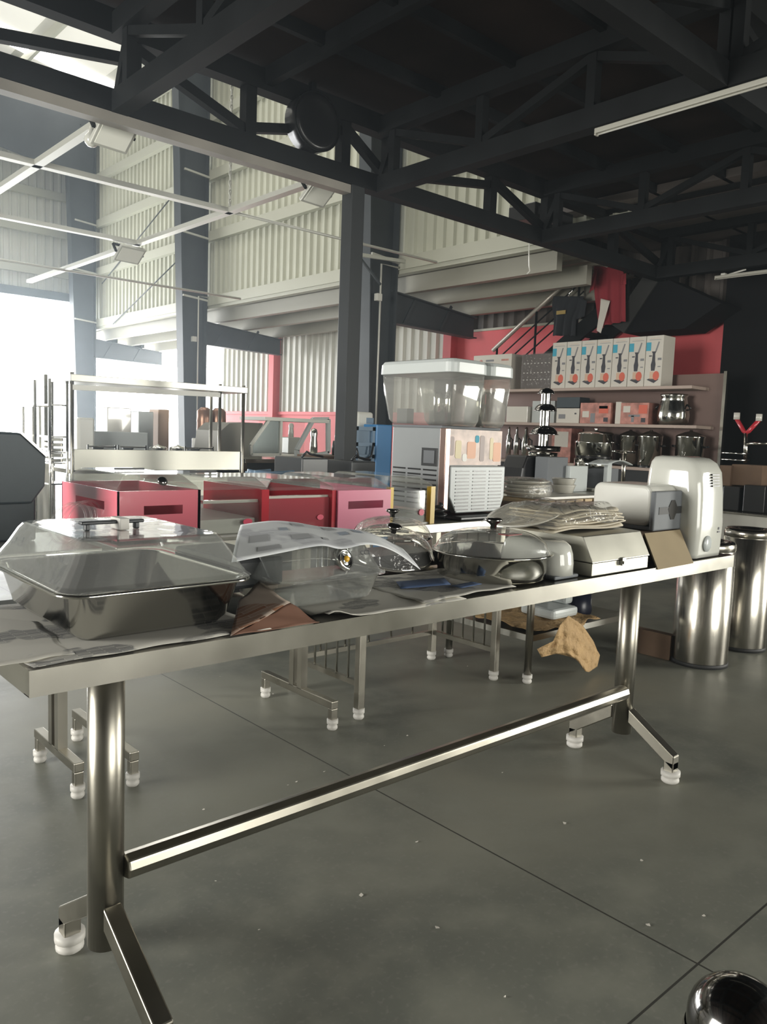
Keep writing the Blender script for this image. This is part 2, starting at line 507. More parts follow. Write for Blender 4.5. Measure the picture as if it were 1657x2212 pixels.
def root(name, label, cat, loc=(0, 0, 0), group=None, kind=None):
    o = bpy.data.objects.new(name, None)
    COL.objects.link(o)
    o.empty_display_size = 0.1
    o['label'] = label
    o['category'] = cat
    if group: o['group'] = group
    if kind: o['kind'] = kind
    return o
def tag(o, label, cat, group=None, kind=None):
    o['label'] = label
    o['category'] = cat
    if group: o['group'] = group
    if kind: o['kind'] = kind
    return o
def structure(o):
    o['kind'] = 'structure'
    return o
def copy_tree(o, parent=None):
    c = o.copy()
    COL.objects.link(c)
    if parent is not None: c.parent = parent
    for ch in list(o.children): copy_tree(ch, c)
    return c

# =================================================================== THE SETTING
structure(MB().box((-6, -7, -0.2), (13, 24, 0)).build('floor', 'floor'))

def corr(axis, fixed, a, b, z0, z1, name, material, pitch=0.2, depth=0.035, sign=-1):
    """trapezoidal ribbed sheet; the ribs stand out towards SIGN along the fixed axis"""
    prof = []
    t = a
    while t < b:
        for dx, h in ((0, 0), (pitch*0.55, 0), (pitch*0.68, 1), (pitch*0.87, 1)):
            if t+dx < b: prof.append((t+dx, h))
        t += pitch
    prof.append((b, 0))
    mb = MB()
    vs, fs = [], []
    for t, h in prof:
        for z in (z0, z1):
            vs.append((t, fixed+sign*depth*h, z) if axis == 'x' else (fixed+sign*depth*h, t, z))
    for i in range(len(prof)-1):
        fs.append((2*i, 2*i+2, 2*i+3, 2*i+1))
    mb.add(vs, fs)
    return structure(mb.build(name, material, fix=False))

# upper warehouse wall (above the aisle) and its girts
corr('y', 8.78, 5.3, 22.2, 4.02, 10.2, 'wall_upper', 'cream', 0.21, 0.04)
for z in (4.02, 5.36, 6.6, 7.78, 9.0):
    structure(MB().bar((8.69, 6.3 if z < 5 else 5.3, z), (8.69, 22.2, z), 0.12, 0.2).build('trim_girt', 'girt'))
# end wall with the roller-door opening
corr('x', 22.3, -5.8, 8.7, 4.65, 10.2, 'wall_end', 'cream_lower', 0.21, 0.04)
for z in (5.3, 6.35, 7.3, 8.6):
    structure(MB().bar((-5.8, 22.2, z), (8.6, 22.2, z), 0.14, 0.2).build('trim_end_girt', 'girt'))
structure(MB().bar((-5.8, 22.2, 4.7), (8.6, 22.2, 4.7), 0.2, 0.22).build('door_header', 'column'))
# outer aisle wall: ribbed upper sheet, red dado, solid red part, black part
corr('y', 11.0, 10.45, 18.7, 1.78, 4.0, 'wall_aisle', 'cream_lower', 0.23, 0.05)
structure(MB().box((10.98, 10.3, 0), (11.1, 18.7, 1.78)).build('wall_dado', 'red_wall'))
structure(MB().box((10.93, 10.3, 1.72), (11.0, 18.7, 1.79)).build('trim_dado_cap', 'red_wall'))
structure(MB().box((10.86, 10.3, 3.72), (11.0, 18.7, 3.95)).build('trim_wall_head', 'red_wall'))
for y in (10.4, 16.2):
    structure(MB().box((10.8, y-0.1, 0), (11.02, y+0.1, 3.75)).build('trim_red_post', 'red_wall'))
structure(MB().box((10.98, 5.2, 0), (11.1, 10.4, 3.27)).build('wall_red', 'red_wall'))
corr('y', 11.02, 4.0, 10.4, 3.27, 4.6, 'wall_red_upper', 'dark_sheet', 0.23, 0.05)
structure(MB().box((10.94, 5.25, 3.25), (11.0, 10.3, 3.29)).build('trim_red_cap', 'girt'))
structure(MB().box((10.85, -2.4, 0), (11.1, 5.2, 4.6)).box((10.85, -6.9, 3.7), (11.1, -2.4, 4.6)).box((10.85, -6.9, 0), (11.1, -5.2, 3.7)).build('wall_black', 'black_wall'))
# aisle canopy: sheet, purlins along it
mbc = MB()
n = 0
prof = []
x = 8.8
while x < 11.1:
    prof += [(x, 3.98), (x+0.10, 3.98), (x+0.13, 3.94), (x+0.18, 3.94)]
    x += 0.21
vs, fs = [], []
for x, z in prof:
    zz = z-0.06*(x-8.8)
    vs += [(x, 6.6, zz), (x, 22.2, zz)]
for i in range(len(prof)-1): fs.append((2*i, 2*i+1, 2*i+3, 2*i+2))
structure(mbc.add(vs, fs).build('ceiling_aisle', 'purlin', fix=False))
for x, z in ((8.95, 3.74), (9.65, 3.66), (10.45, 3.58)):
    structure(MB().box((x-0.06, 6.6, z-0.13), (x+0.06, 22.2, z+0.13)).build('trim_purlin', 'purlin'))
structure(MB().box((8.5, 0.5, 4.2), (11.1, 6.7, 4.29)).build('ceiling_stair_seal', 'dark_sheet'))  # dark sheet added to keep sky light out of the gap
structure(MB().box((8.66, 6.3, 3.86), (8.8, 22.2, 3.99)).build('trim_gutter', 'girt'))

# portal columns with their aisle brackets
def portal(y, zt=10.0):
    c = root('column', 'x', 'column')
    del c['label'], c['category']
    structure(c)
    # tapering web plate and two flanges: inner face leans, outer face upright
    xi0, xi1, xo = 8.19, 7.86, 8.62
    mb = MB()
    mb.hexa([(xi0, y-0.012, 0), (xo, y-0.012, 0), (xo, y+0.012, 0), (xi0, y+0.012, 0)],
            [(xi1, y-0.012, zt), (xo, y-0.012, zt), (xo, y+0.012, zt), (xi1, y+0.012, zt)])
    mb.build('web', 'column', c)
    MB().hexa([(xi0-0.015, y-0.14, 0), (xi0+0.005, y-0.14, 0), (xi0+0.005, y+0.14, 0), (xi0-0.015, y+0.14, 0)],
              [(xi1-0.015, y-0.14, zt), (xi1+0.005, y-0.14, zt), (xi1+0.005, y+0.14, zt), (xi1-0.015, y+0.14, zt)]).build('flange', 'column', c)
    MB().box((xo-0.01, y-0.14, 0), (xo+0.012, y+0.14, zt)).build('flange', 'column', c)
    b = MB().hexa([(8.6, y-0.01, 3.12), (10.6, y-0.01, 3.08), (10.6, y+0.01, 3.08), (8.6, y+0.01, 3.12)],
                  [(8.6, y-0.01, 3.6), (10.6, y-0.01, 3.42), (10.6, y+0.01, 3.42), (8.6, y+0.01, 3.6)]).build('bracket_beam', 'column', c)
    MB().bar((8.6, y, 3.6), (10.6, y, 3.42), 0.18, 0.02).build('bracket_flange', 'column', c)
    MB().bar((8.6, y, 3.12), (10.6, y, 3.08), 0.18, 0.02).build('bracket_flange', 'column', c)
    for x in (9.05, 9.9):
        MB().bar((x-0.15, y-0.02, 3.12), (x+0.1, y-0.02, 3.55), 0.02, 0.05).build('stiffener', 'column', c)
    for z in (4.02, 5.3, 6.55):
        MB().bar((8.05, y-0.16, z+0.05), (8.66, y-0.16, z), 0.04, 0.04).build('fly_brace', 'galv', c)
    return c
for y in (9.58, 15.56, 21.5): portal(y)

structure(MB().hexa([(0, 21.35, 8.9), (8.2, 21.35, 7.7), (8.2, 21.45, 7.7), (0, 21.45, 8.9)], [(0, 21.35, 10.8), (8.2, 21.35, 9.4), (8.2, 21.45, 9.4), (0, 21.45, 10.8)]).build('rafter_beam', 'column'))
for (ya_, za_, yb_, zb_) in ((15.9, 6.9, 20.9, 5.0), (15.9, 5.3, 20.2, 3.9), (9.9, 6.6, 14.9, 8.9)):
    structure(MB().tube([(8.6, ya_, za_), (8.6, yb_, zb_)], 0.014, 6).build('trim_brace', 'column'))
# rafters, roof and its purlins above the hall
for y in (9.58, 15.56, 21.5):
    structure(MB().bar((8.3, y, 9.3), (0.0, y, 10.9), 0.2, 0.55).build('rafter_beam', 'column'))
mbr = MB()
mbr.add([(8.9, 1, 9.75), (8.9, 22.4, 9.75), (0, 22.4, 11.4), (0, 1, 11.4)], [(0, 1, 2, 3)])
mbr.add([(0, 1, 11.4), (0, 22.4, 11.4), (-6, 22.4, 10.2), (-6, 1, 10.2)], [(0, 1, 2, 3)])
structure(mbr.build('ceiling', 'roof', fix=False))
for x in (1.2, 3.0, 4.8, 6.6):
    structure(MB().bar((x, 1, 11.08-0.187*x), (x, 22.2, 11.08-0.187*x), 0.08, 0.2).build('trim_roof_purlin', 'girt'))
# glowing roof sheets added to brighten the roof, and the bright strip light of the ridge
skm = bpy.data.materials.new('glow_roof_sheet')
skm.use_nodes = True
skb = skm.node_tree.nodes['Principled BSDF']
skb.inputs['Base Color'].default_value = (0.7, 0.69, 0.62, 1)
skb.inputs['Emission Color'].default_value = (1, 0.98, 0.9, 1)
skb.inputs['Emission Strength'].default_value = 0.36
for k, x in enumerate((1.3, 3.1, 4.9, 6.7)):
    zf = lambda xx: 11.4-0.1854*xx-0.03
    mbk = MB(); mbk.add([(x, 9, zf(x)), (x, 22.2, zf(x)), (x+1.6, 22.2, zf(x+1.6)), (x+1.6, 9, zf(x+1.6))], [(0, 1, 2, 3)])
    structure(mbk.build('window_%d' % (k+1), skm, fix=False))
# walls behind the photographer
structure(MB().box((-6.1, -7.1, 0), (-6, 2.6, 10.3)).build('wall_rear_side', 'rear'))
structure(MB().box((-6.1, 6.4, 0), (-6, 22.4, 10.3)).build('wall_rear_side', 'rear'))
structure(MB().box((-6.1, 2.6, 3.8), (-6, 6.4, 10.3)).build('wall_rear_side', 'rear'))
structure(MB().box((-6.1, -7.1, 0), (0.7, -7, 10.3)).box((5.7, -7.1, 0), (11.1, -7, 10.3)).box((0.7, -7.1, 3.65), (5.7, -7, 10.3)).build('wall_rear', 'rear'))

# ------------------------------------------------------------------ mezzanine
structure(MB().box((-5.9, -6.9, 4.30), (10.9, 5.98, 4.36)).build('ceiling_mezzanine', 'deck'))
for x in [-5.0+0.6*k for k in range(27)]:
    pass
for y in [-0.8, 0.05, 0.9, 1.75, 3.4, 4.2, 5.0]:
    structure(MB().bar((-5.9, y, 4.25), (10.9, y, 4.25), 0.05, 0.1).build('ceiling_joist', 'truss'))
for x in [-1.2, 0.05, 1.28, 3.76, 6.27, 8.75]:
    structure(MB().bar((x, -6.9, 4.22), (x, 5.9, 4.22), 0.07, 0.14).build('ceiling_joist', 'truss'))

def truss(axis, fixed, a, b, step, zb=3.645, zt=4.17, start=None):
    t = root('roof_truss_beam', 'x', 'truss')
    del t['label'], t['category']
    structure(t)
    def P(s, z): return (s, fixed, z) if axis == 'x' else (fixed, s, z)
    MB().bar(P(a, zb), P(b, zb), 0.12, 0.15).build('bottom_chord', 'truss', t)
    MB().bar(P(a, zt), P(b, zt), 0.12, 0.15).build('top_chord', 'truss', t)
    s = a if start is None else start
    k = 0
    while s < b-0.05:
        MB().bar(P(s, zb+0.07), P(s, zt-0.07), 0.075, 0.075).build('web_post', 'truss', t)
        e = min(s+step, b)
        if k % 2 == 0: MB().bar(P(s, zt-0.09), P(e, zb+0.09), 0.06, 0.06).build('web_diagonal', 'truss', t)
        else: MB().bar(P(s, zb+0.09), P(e, zt-0.09), 0.06, 0.06).build('web_diagonal', 'truss', t)
        s += step
        k += 1
    return t
# edge truss: its posts stand at the same places as in the photograph
t = root('roof_truss_beam', 'x', 'truss'); del t['label'], t['category']; structure(t)
YE = 5.83
MB().bar((-5.9, YE, 3.655), (10.6, YE, 3.655), 0.13, 0.155).build('bottom_chord', 'truss', t)
MB().bar((-5.9, YE, 4.19), (10.6, YE, 4.19), 0.13, 0.17).build('top_chord', 'truss', t)
posts = [-1.6, -0.2, 1.2, 2.62, 3.61, 4.6, 5.15, 6.62, 7.6, 9.0, 10.3]
for x in posts: MB().bar((x, YE, 3.72), (x, YE, 4.12), 0.1, 0.1).build('web_post', 'truss', t)
for (xa, za), (xb, zb) in (((2.55, 3.98), (1.2, 3.78)), ((2.66, 4.07), (3.6, 3.76)), ((3.64, 3.80), (4.55, 4.02)), ((4.63, 4.06), (5.12, 3.76)), ((5.2, 3.8), (6.58, 4.02)),
                           ((6.65, 4.08), (7.55, 3.76)), ((7.65, 3.78), (8.95, 4.08)), ((9.0, 4.08), (10.3, 3.76)), ((1.2, 3.8), (-0.2, 4.05))):
    MB().bar((xa, YE, za), (xb, YE, zb), 0.07, 0.075).build('web_diagonal', 'truss', t)
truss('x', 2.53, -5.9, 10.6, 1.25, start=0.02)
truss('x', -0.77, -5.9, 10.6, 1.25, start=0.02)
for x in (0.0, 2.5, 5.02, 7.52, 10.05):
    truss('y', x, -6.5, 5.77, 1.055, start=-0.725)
# square post under the edge truss
structure(MB().box((4.665, 5.755, 0), (4.815, 5.905, 3.58)).build('post_column', mat('dark_post_paint', (0.02, 0.022, 0.023), 0.5, spec=0.25), bev=0.008))

# =================================================================== HANGING THINGS
tr = root('cable_tray_grid', 'pale galvanised cable tray grid hung on chains in the tall hall', 'cable tray')
ZR = 3.72
MB().box((-2, 5.77, 3.50), (4.66, 5.87, 3.572)).build('long_tray', 'dull_tray', tr)
MB().box((-2, 7.93, ZR), (4.75, 8.02, ZR+0.05)).build('long_tray', 'galv', tr)
MB().box((-2, 10.25, ZR), (4.75, 10.34, ZR+0.05)).build('long_tray', 'galv', tr)
MB().box((2.62, 5.95, ZR), (2.70, 15.0, ZR+0.05)).build('cross_tray', 'galv', tr)
MB().box((4.68, 5.95, ZR), (4.77, 14.6, ZR+0.05)).build('cross_tray', 'galv', tr)
MB().tube([(4.75, 7.97, ZR+0.02), (8.0, 7.97, ZR+0.02)], 0.018, 8).build('end_conduit', 'galv', tr)
MB().tube([(-2, 12.9, ZR), (7.9, 12.9, ZR)], 0.02, 8).build('end_conduit', 'galv', tr)
def chain(x, y, z0, z1):
    mb = MB()
    z = z0; k = 0
    while z < z1:
        c = Vector((x, y, z+0.03))
        a = Vector((1, 0, 0)) if k % 2 else Vector((0, 1, 0))
        pts = [c+a*0.012*math.cos(q*PI/4)+Vector((0, 0, 0.032*math.sin(q*PI/4))) for q in range(9)]
        mb.tube(pts, 0.0075, 5, cap=False)
        z += 0.05; k += 1
    return mb
chain(4.72, 7.97, ZR+0.05, 6.2).build('hanging_chain', 'galv', tr)
def floodlight(u, v, Y, label, sx=0.30, tilt=-38):
    p = at(u, v, Y=Y)
    r = root('flood_light', label, 'floodlight', group='flood lights on the cable trays')
    t = math.radians(tilt)
    mb = MB(); mb.box((-sx/2, -0.13, -0.025), (sx/2, 0.13, 0.02))
    o = mb.build('housing', 'galv', r, bev=0.008)
    MB().box((-sx/2+0.025, -0.105, -0.03), (sx/2-0.025, 0.105, -0.024)).build('lens', 'lampglass', r)
    MB().bar((-sx/2-0.01, 0, 0), (-sx/2-0.01, 0, 0.14), 0.02, 0.03).bar((sx/2+0.01, 0, 0), (sx/2+0.01, 0, 0.14), 0.02, 0.03).bar((-sx/2-0.01, 0, 0.14), (sx/2+0.01, 0, 0.14), 0.03, 0.02).build('bracket', 'truss', r)
    r.location = p
    r.rotation_euler = (t, 0, 0.1)
floodlight(247, 288, 6.05, 'flood light under the tray crossing nearest the bright skylight')
floodlight(688, 416, 6.3, 'flood light on the tray end beside the dark square post', 0.3)
floodlight(280, 549, 10.3, 'flood light under the farthest tray crossing, before the ribbed wall', 0.36)
p = at(198, 302, Y=6.6)
dm = root('dome_camera', 'small white ball camera under the cable tray', 'camera')
MB().lathe([(0.001, -0.06), (0.03, -0.052), (0.052, -0.03), (0.06, 0), (0.052, 0.03), (0.03, 0.052), (0.02, 0.09), (0.02, 0.1)], p, 16).build('ball', 'white_gloss', dm)
MB().bar(p+Vector((0, 0, 0.09)), p+Vector((0.12, -0.1, 0.2)), 0.03).build('bracket', 'white', dm)

dr = root('round_drum', 'round black drum with a rim fixed under the mezzanine edge', 'drum')
c = at(688, 262, Y=5.66)
mb = MB()
prof = [(0.0, 0.0), (0.17, 0.0), (0.20, 0.01), (0.225, 0.0), (0.235, -0.03), (0.235, -0.16), (0.0, -0.16)]
n = 40; vs = []; fs = []
for r_, d_ in prof:
    for k in range(n): vs.append((c.x+r_*math.cos(2*PI*k/n), c.y-d_-0.0, c.z+r_*math.sin(2*PI*k/n)))
for i in range(len(prof)-1):
    for k in range(n): fs.append((i*n+k, i*n+(k+1) % n, (i+1)*n+(k+1) % n, (i+1)*n+k))
mb.add(vs, fs, True).build('body', 'black', dr)
mb = MB(); mb.tube([(c.x+0.235*math.cos(2*PI*k/40), c.y+0.01, c.z+0.235*math.sin(2*PI*k/40)) for k in range(41)], 0.008, 6, cap=False).build('rim', 'truss', dr)
MB().bar((c.x, c.y+0.1, c.z+0.2), (c.x, c.y+0.1, 4.3), 0.05).build('hanger', 'truss', dr)

bx = root('black_speaker', 'black box loudspeaker mounted behind the edge truss', 'loudspeaker')
p0, p1 = at(1150, 436, Y=6.05), at(1262, 505, Y=6.05)
MB().box((p0.x, 6.0, p1.z-0.02), (p0.x+0.75, 6.4, p0.z)).build('cabinet', 'black', bx, bev=0.01)
MB().box((p0.x+0.04, 5.98, p1.z+0.02), (p0.x+0.71, 6.0, p0.z-0.05)).build('grille', 'dark_plastic', bx)

def batten(x, ya, yb, z, label):
    b = root('batten_lamp', label, 'batten lamp', group='white batten lamps under the mezzanine')
    MB().box((x-0.022, ya, z), (x+0.022, yb, z+0.035)).build('housing', 'batten', b, bev=0.006)
    MB().box((x-0.018, yb-0.012, z-0.012), (x+0.018, yb, z)).build('end_cap', 'batten', b)
    MB().tube([(x, ya, z-0.006), (x, yb-0.02, z-0.006)], 0.007, 8).build('lamp_tube', 'batten', b)
batten(4.93, 0.4, 3.39, 3.50, 'long unlit white batten lamp under the dark ceiling beam')
batten(10.1, 3.6, 5.0, 3.49, 'unlit white batten lamp above the black wall')
cj = root('camera_bracket', 'small white camera on an arm below the batten lamp by the black wall', 'camera')
p = at(1565, 596, Y=4.9)
MB().tube([p, p+Vector((0.05, -0.25, 0.06))], 0.012, 8).build('arm', 'white', cj)
MB().box(p-Vector((0.05, 0.03, 0.03)), p+Vector((0.05, 0.03, 0.03))).build('head_unit', 'white', cj, bev=0.01)

# conduit, switch box and orange pipe on the nearer column
cn = root('wall_conduit', 'thin white conduit running down the nearer grey column', 'conduit')
pA, pB = at(824, 570, Y=9.4), at(808, 990, Y=9.4)
MB().tube([(pA.x+0.35, 9.4, pA.z), (pA.x, 9.4, pA.z), (pA.x, 9.4, 0.5)], 0.016, 8).build('pipe', 'galv', cn)
p = at(817, 643, Y=9.4)
MB().box(p-Vector((0.05, 0.04, 0.05)), p+Vector((0.05, 0.04, 0.06))).build('junction_box', 'white', cn, bev=0.006)
cn2 = root('wall_conduit', 'thin white conduit running down the farther grey column', 'conduit')
pA = at(428, 640, Y=15.4)
MB().tube([(pA.x+0.3, 15.38, pA.z), (pA.x, 15.38, pA.z), (pA.x, 15.38, 0.5)], 0.016, 8).build('pipe', 'galv', cn2)
p = at(419, 733, Y=15.38)
MB().box(p-Vector((0.05, 0.04, 0.05)), p+Vector((0.05, 0.04, 0.06))).build('junction_box', 'white', cn2, bev=0.006)
tb = root('steel_tee_bracket', 'galvanised arm sticking out of the nearer grey column', 'bracket')
pa, pb = at(775, 550, Y=9.3), at(880, 566, Y=9.3)
MB().bar(pa, pb, 0.05, 0.05).build('arm', 'galv', tb)
MB().bar(at(775, 553, Y=9.3), at(822, 615, Y=9.3), 0.03, 0.03).build('strut', 'column', tb)
op = root('orange_pipe', 'orange pipe standing beside the nearer grey column', 'pipe')
p = at(841, 690, Y=9.75)
MB().tube([(p.x, 9.75, 0.3), (p.x, 9.75, p.z+0.05)], 0.045, 10).build('pipe', 'orange_tube', op)
cord = root('hanging_cord', 'white cord hanging from the mezzanine edge beam', 'cord')
p = at(1144, 515, Y=5.9); q = at(1143, 575, Y=5.9)
MB().tube([p, (p.x, p.y, (p.z+q.z)/2), (q.x, q.y, q.z), (q.x+0.02, q.y, q.z-0.05), (q.x-0.03, q.y, q.z-0.09)], 0.008, 6).build('cord_line', 'white', cord)

# =================================================================== FRONT TABLE
TZ = 0.905
def caster_foot(x, y, parent, r=0.028, h=0.05):
    return MB().lathe([(0, 0), (r*0.75, 0), (r, 0.008), (r, h*0.35), (r*0.8, h*0.45), (r*1.08, h*0.6), (r*1.08, h), (0, h)], (x, y, 0), 16).build('foot_pad', 'white_rubber', parent)
ft = root('work_table', 'long stainless work table with splayed feet, laid with lidded pans and newspaper', 'table')
X0, X1, Y0, Y1 = 0.462, 3.26, 1.442, 2.06
mb = MB().box((X0, Y0, TZ-0.004), (X1, Y1, TZ))
mb.box((X0, Y0, TZ-0.05), (X1, Y0+0.003, TZ-0.004)).box((X0, Y1-0.003, TZ-0.05), (X1, Y1, TZ-0.004))
mb.box((X0, Y0+0.003, TZ-0.05), (X0+0.003, Y1-0.003, TZ-0.004)).box((X1-0.003, Y0+0.003, TZ-0.05), (X1, Y1-0.003, TZ-0.004))
mb.box((X0, Y0+0.003, TZ-0.05), (X1, Y0+0.03, TZ-0.048))
mb.build('tabletop', 'steel', ft)
for x, yf in ((0.717, 0.30), (2.94, 0.25)):
    leg = MB().tube([(x, 1.715, 0.14), (x, 1.715, TZ-0.03)], 0.041, 28).build('leg', 'tube', ft)
    MB().box((x-0.08, 1.6, TZ-0.03), (x+0.08, 1.83, TZ-0.006)).build('mount_plate', 'steel', leg)
    for sgn in (-1, 1):
        ye = 1.715+(0.245 if sgn > 0 else -yf)
        ys = 1.715+sgn*0.038
        mb = MB()
        mb.hexa([(x-0.022, ys, 0.195), (x+0.022, ys, 0.195), (x+0.022, ye, 0.058), (x-0.022, ye, 0.058)] if sgn > 0 else
                [(x-0.022, ye, 0.058), (x+0.022, ye, 0.058), (x+0.022, ys, 0.195), (x-0.022, ys, 0.195)],
                [(x-0.022, ys, 0.25), (x+0.022, ys, 0.25), (x+0.022, ye, 0.115), (x-0.022, ye, 0.115)] if sgn > 0 else
                [(x-0.022, ye, 0.115), (x+0.022, ye, 0.115), (x+0.022, ys, 0.25), (x-0.022, ys, 0.25)])
        yc = ye-sgn*0.02
        mb.box((x-0.022, ye-sgn*0.042, 0.03), (x+0.022, ye, 0.09))
        f = mb.build('foot', 'tube', ft, bev=0.004)
        caster_foot(x, yc, f, 0.035, 0.05)
MB().prism([(1.668, 0.302), (1.69, 0.296), (1.715, 0.302), (1.722, 0.325), (1.715, 0.348), (1.69, 0.354), (1.668, 0.346), (1.662, 0.325)], 'x', 0.75, 2.90).build('stretcher', 'tube', ft, bev=0.006, seg=3)

# ---- papers lying on the table
def sheet(name, corners, material, label, cat='newspaper', waves=0.004, lift_pts=(), nu=24, nv=16, z=TZ+0.003, group=None):
    a, b, c_, d = [Vector((x, y, 0)) for x, y in corners]
    rnd = random.Random(hash(name+label) % 1000 if False else len(label)*7+len(name))
    ph = [rnd.uniform(0, 6) for _ in range(4)]
    def fn(u, v):
        p = (a*(1-u)+b*u)*(1-v)+(d*(1-u)+c_*u)*v
        h = waves*(1+math.sin(u*7+ph[0]+v*2)*0.5+math.sin(v*9+ph[1]+u*3)*0.5)
        for (lx, ly, rad, hh) in lift_pts:
            dd = math.hypot(p.x-lx, p.y-ly)
            if dd < rad: h += hh*(0.5+0.5*math.cos(PI*dd/rad))
        return (p.x+0.004*math.sin(v*23+ph[2]), p.y+0.004*math.sin(u*19+ph[3]), z+h)
    o = MB().grid(fn, nu, nv).build(name, material, solid=0.0012)
    return tag(o, label, cat, group)
sheet('newspaper_sheet', [(0.47, 1.452), (0.98, 1.452), (1.0, 1.98), (0.47, 1.98)], 'paper', 'creased newspaper spread under the large lidded rectangular pan', waves=0.0015)
sheet('newspaper_sheet', [(0.30, 1.47), (0.56, 1.49), (0.60, 1.95), (0.30, 1.95)], 'paper', 'newspaper sheet overhanging the end of the steel table', waves=0.002, z=TZ+0.004)
pg = root('newspaper_page', 'brown-printed newspaper page folded up between the pan and the clear box', 'newspaper')
def quadsheet(name, rows, mt, parent, wav=0.002, nu=14, nv=10):
    rows = [[at(u, v, Y=y) for u, v, y in r] for r in rows]
    def fn(u, v):
        a = rows[0][0].lerp(rows[0][1], u); b = rows[1][0].lerp(rows[1][1], u)
        p = a.lerp(b, v)
        return (p.x, p.y, max(p.z+wav*math.sin(u*9+v*7), TZ+0.002))
    o = MB().grid(fn, nu, nv).build(name, mt, parent, solid=0.001)
    return o
quadsheet('printed_side', [[(498, 1374, 1.445), (627, 1302, 1.50)], [(515, 1300, 1.60), (560, 1256, 1.66)]], 'paper_brown', pg)
quadsheet('page_back', [[(498, 1374, 1.447), (690, 1347, 1.446)], [(560, 1340, 1.475), (627, 1302, 1.502)]], 'page_back', pg)
sheet('newspaper_sheet', [(1.12, 1.425), (1.60, 1.43), (1.62, 1.9), (1.16, 1.8)], 'paper', 'printed newspaper hanging over the table edge below the clear box', waves=0.003, lift_pts=((1.14, 1.43, 0.08, 0.02),))
o = sheet('newspaper_sheet', [(1.45, 1.44), (1.86, 1.46), (1.95, 1.8), (1.48, 1.78)], 'paper', 'newspaper with a dark headline band beside the round pot', waves=0.003, z=TZ+0.007)
MB().grid(lambda u, v: (1.50+0.17*u+0.06*v, 1.58+0.085*v-0.03*u, TZ+0.018), 8, 3).build('headline_band', 'ink_blue', o, solid=0.001)
MB().grid(lambda u, v: (1.66+0.10*u, 1.50+0.04*v+0.01*u, TZ+0.017), 6, 3).build('photo_block', 'ink_blue', o, solid=0.001)

# ---- large rectangular pan with a clear lid
def rloop(x0, x1, y0, y1, r, z): return lift(rrect(x0, x1, y0, y1, r), z)
def pan(name, x0, x1, y0, y1, zb, h, label, cat, material='pan', flare=0.025, r=0.045, rim=0.016):
    o = root(name, label, cat)
    t = 0.002
    L = [rloop(x0+flare+0.02, x1-flare-0.02, y0+flare+0.02, y1-flare-0.02, r-0.02, zb),
         rloop(x0+flare, x1-flare, y0+flare, y1-flare, r, zb+0.018),
         rloop(x0+0.004, x1-0.004, y0+0.004, y1-0.004, r+0.005, zb+h-0.006),
         rloop(x0, x1, y0, y1, r+0.006, zb+h-0.002),
         rloop(x0-rim, x1+rim, y0-rim, y1+rim, r+0.014, zb+h),
         rloop(x0-rim-0.002, x1+rim+0.002, y0-rim-0.002, y1+rim+0.002, r+0.015, zb+h-0.006)]
    MB().loft(L, cap1=False, smooth=True).build('tray', material, o, solid=t, bev=0)
    return o
PZ = TZ+0.008
pn = pan('roasting_pan', 0.560, 0.962, 1.512, 2.0, PZ, 0.105, 'large polished steel pan under a clear dome lid with a bar handle', 'pan')
ZR0 = PZ+0.105
L = [rloop(0.542, 0.980, 1.494, 2.018, 0.055, ZR0+0.004),
     rloop(0.552, 0.970, 1.504, 2.008, 0.05, ZR0+0.012),
     rloop(0.578, 0.946, 1.526, 1.985, 0.045, ZR0+0.05),
     rloop(0.598, 0.924, 1.546, 1.966, 0.035, ZR0+0.084),
     rloop(0.606, 0.916, 1.554, 1.958, 0.033, ZR0+0.094),
     rloop(0.612, 0.910, 1.560, 1.952, 0.03, ZR0+0.096)]
ld = MB().loft(L, cap0=False, smooth=False).build('clear_lid', 'clear_lid', pn, solid=0.002)
hz = ZR0+0.097
hb = MB().box((0.655, 1.70, hz+0.014), (0.80, 1.722, hz+0.022))
hb.box((0.665, 1.704, hz), (0.677, 1.718, hz+0.016)).box((0.778, 1.704, hz), (0.79, 1.718, hz+0.016))
hb.build('handle', 'dark_plastic', ld, bev=0.003)
MB().box((0.735, 1.685, hz+0.001), (0.757, 1.738, hz+0.027)).build('handle_clip', 'white_rubber', ld, bev=0.002)

# ---- clear plastic box with chrome knob, open leaflet on it
cb = root('clear_food_box', 'clear plastic lidded box with a chrome knob on its sloping face', 'food box')
bx0, bx1, by0, by1 = 1.07, 1.40, 1.535, 1.80
L = [rloop(bx0+0.03, bx1-0.03, by0+0.03, by1-0.03, 0.03, TZ+0.012), rloop(bx0+0.02, bx1-0.02, by0+0.02, by1-0.02, 0.035, TZ+0.02),
     rloop(bx0, bx1, by0, by1, 0.045, TZ+0.078), rloop(bx0-0.015, bx1+0.015, by0-0.015, by1+0.015, 0.055, TZ+0.08)]
MB().loft(L, cap1=False, smooth=True).build('tub', 'clear_lid', cb, solid=0.002)
L = [rloop(bx0-0.015, bx1+0.015, by0-0.015, by1+0.015, 0.055, TZ+0.083), rloop(bx0, bx1, by0, by1, 0.045, TZ+0.088),
     rloop(bx0+0.035, bx1-0.035, by0+0.03, by1-0.03, 0.03, TZ+0.150), rloop(bx0+0.05, bx1-0.05, by0+0.05, by1-0.05, 0.02, TZ+0.155)]
cl = MB().loft(L, cap0=False, smooth=True).build('clear_lid', 'clear_lid', cb, solid=0.002)
kc = Vector((1.262, 1.548, TZ+0.122))
kn = MB().lathe([(0.0, 0.012), (0.012, 0.012), (0.018, 0.006), (0.02, 0.012), (0.027, 0.012), (0.03, 0.004), (0.022, -0.004), (0.012, -0.012), (0, -0.012)], (0, 0, 0), 28).build('knob', 'chrome', cl)
kn.location = kc; kn.rotation_euler = (math.radians(68), 0, 0.25)
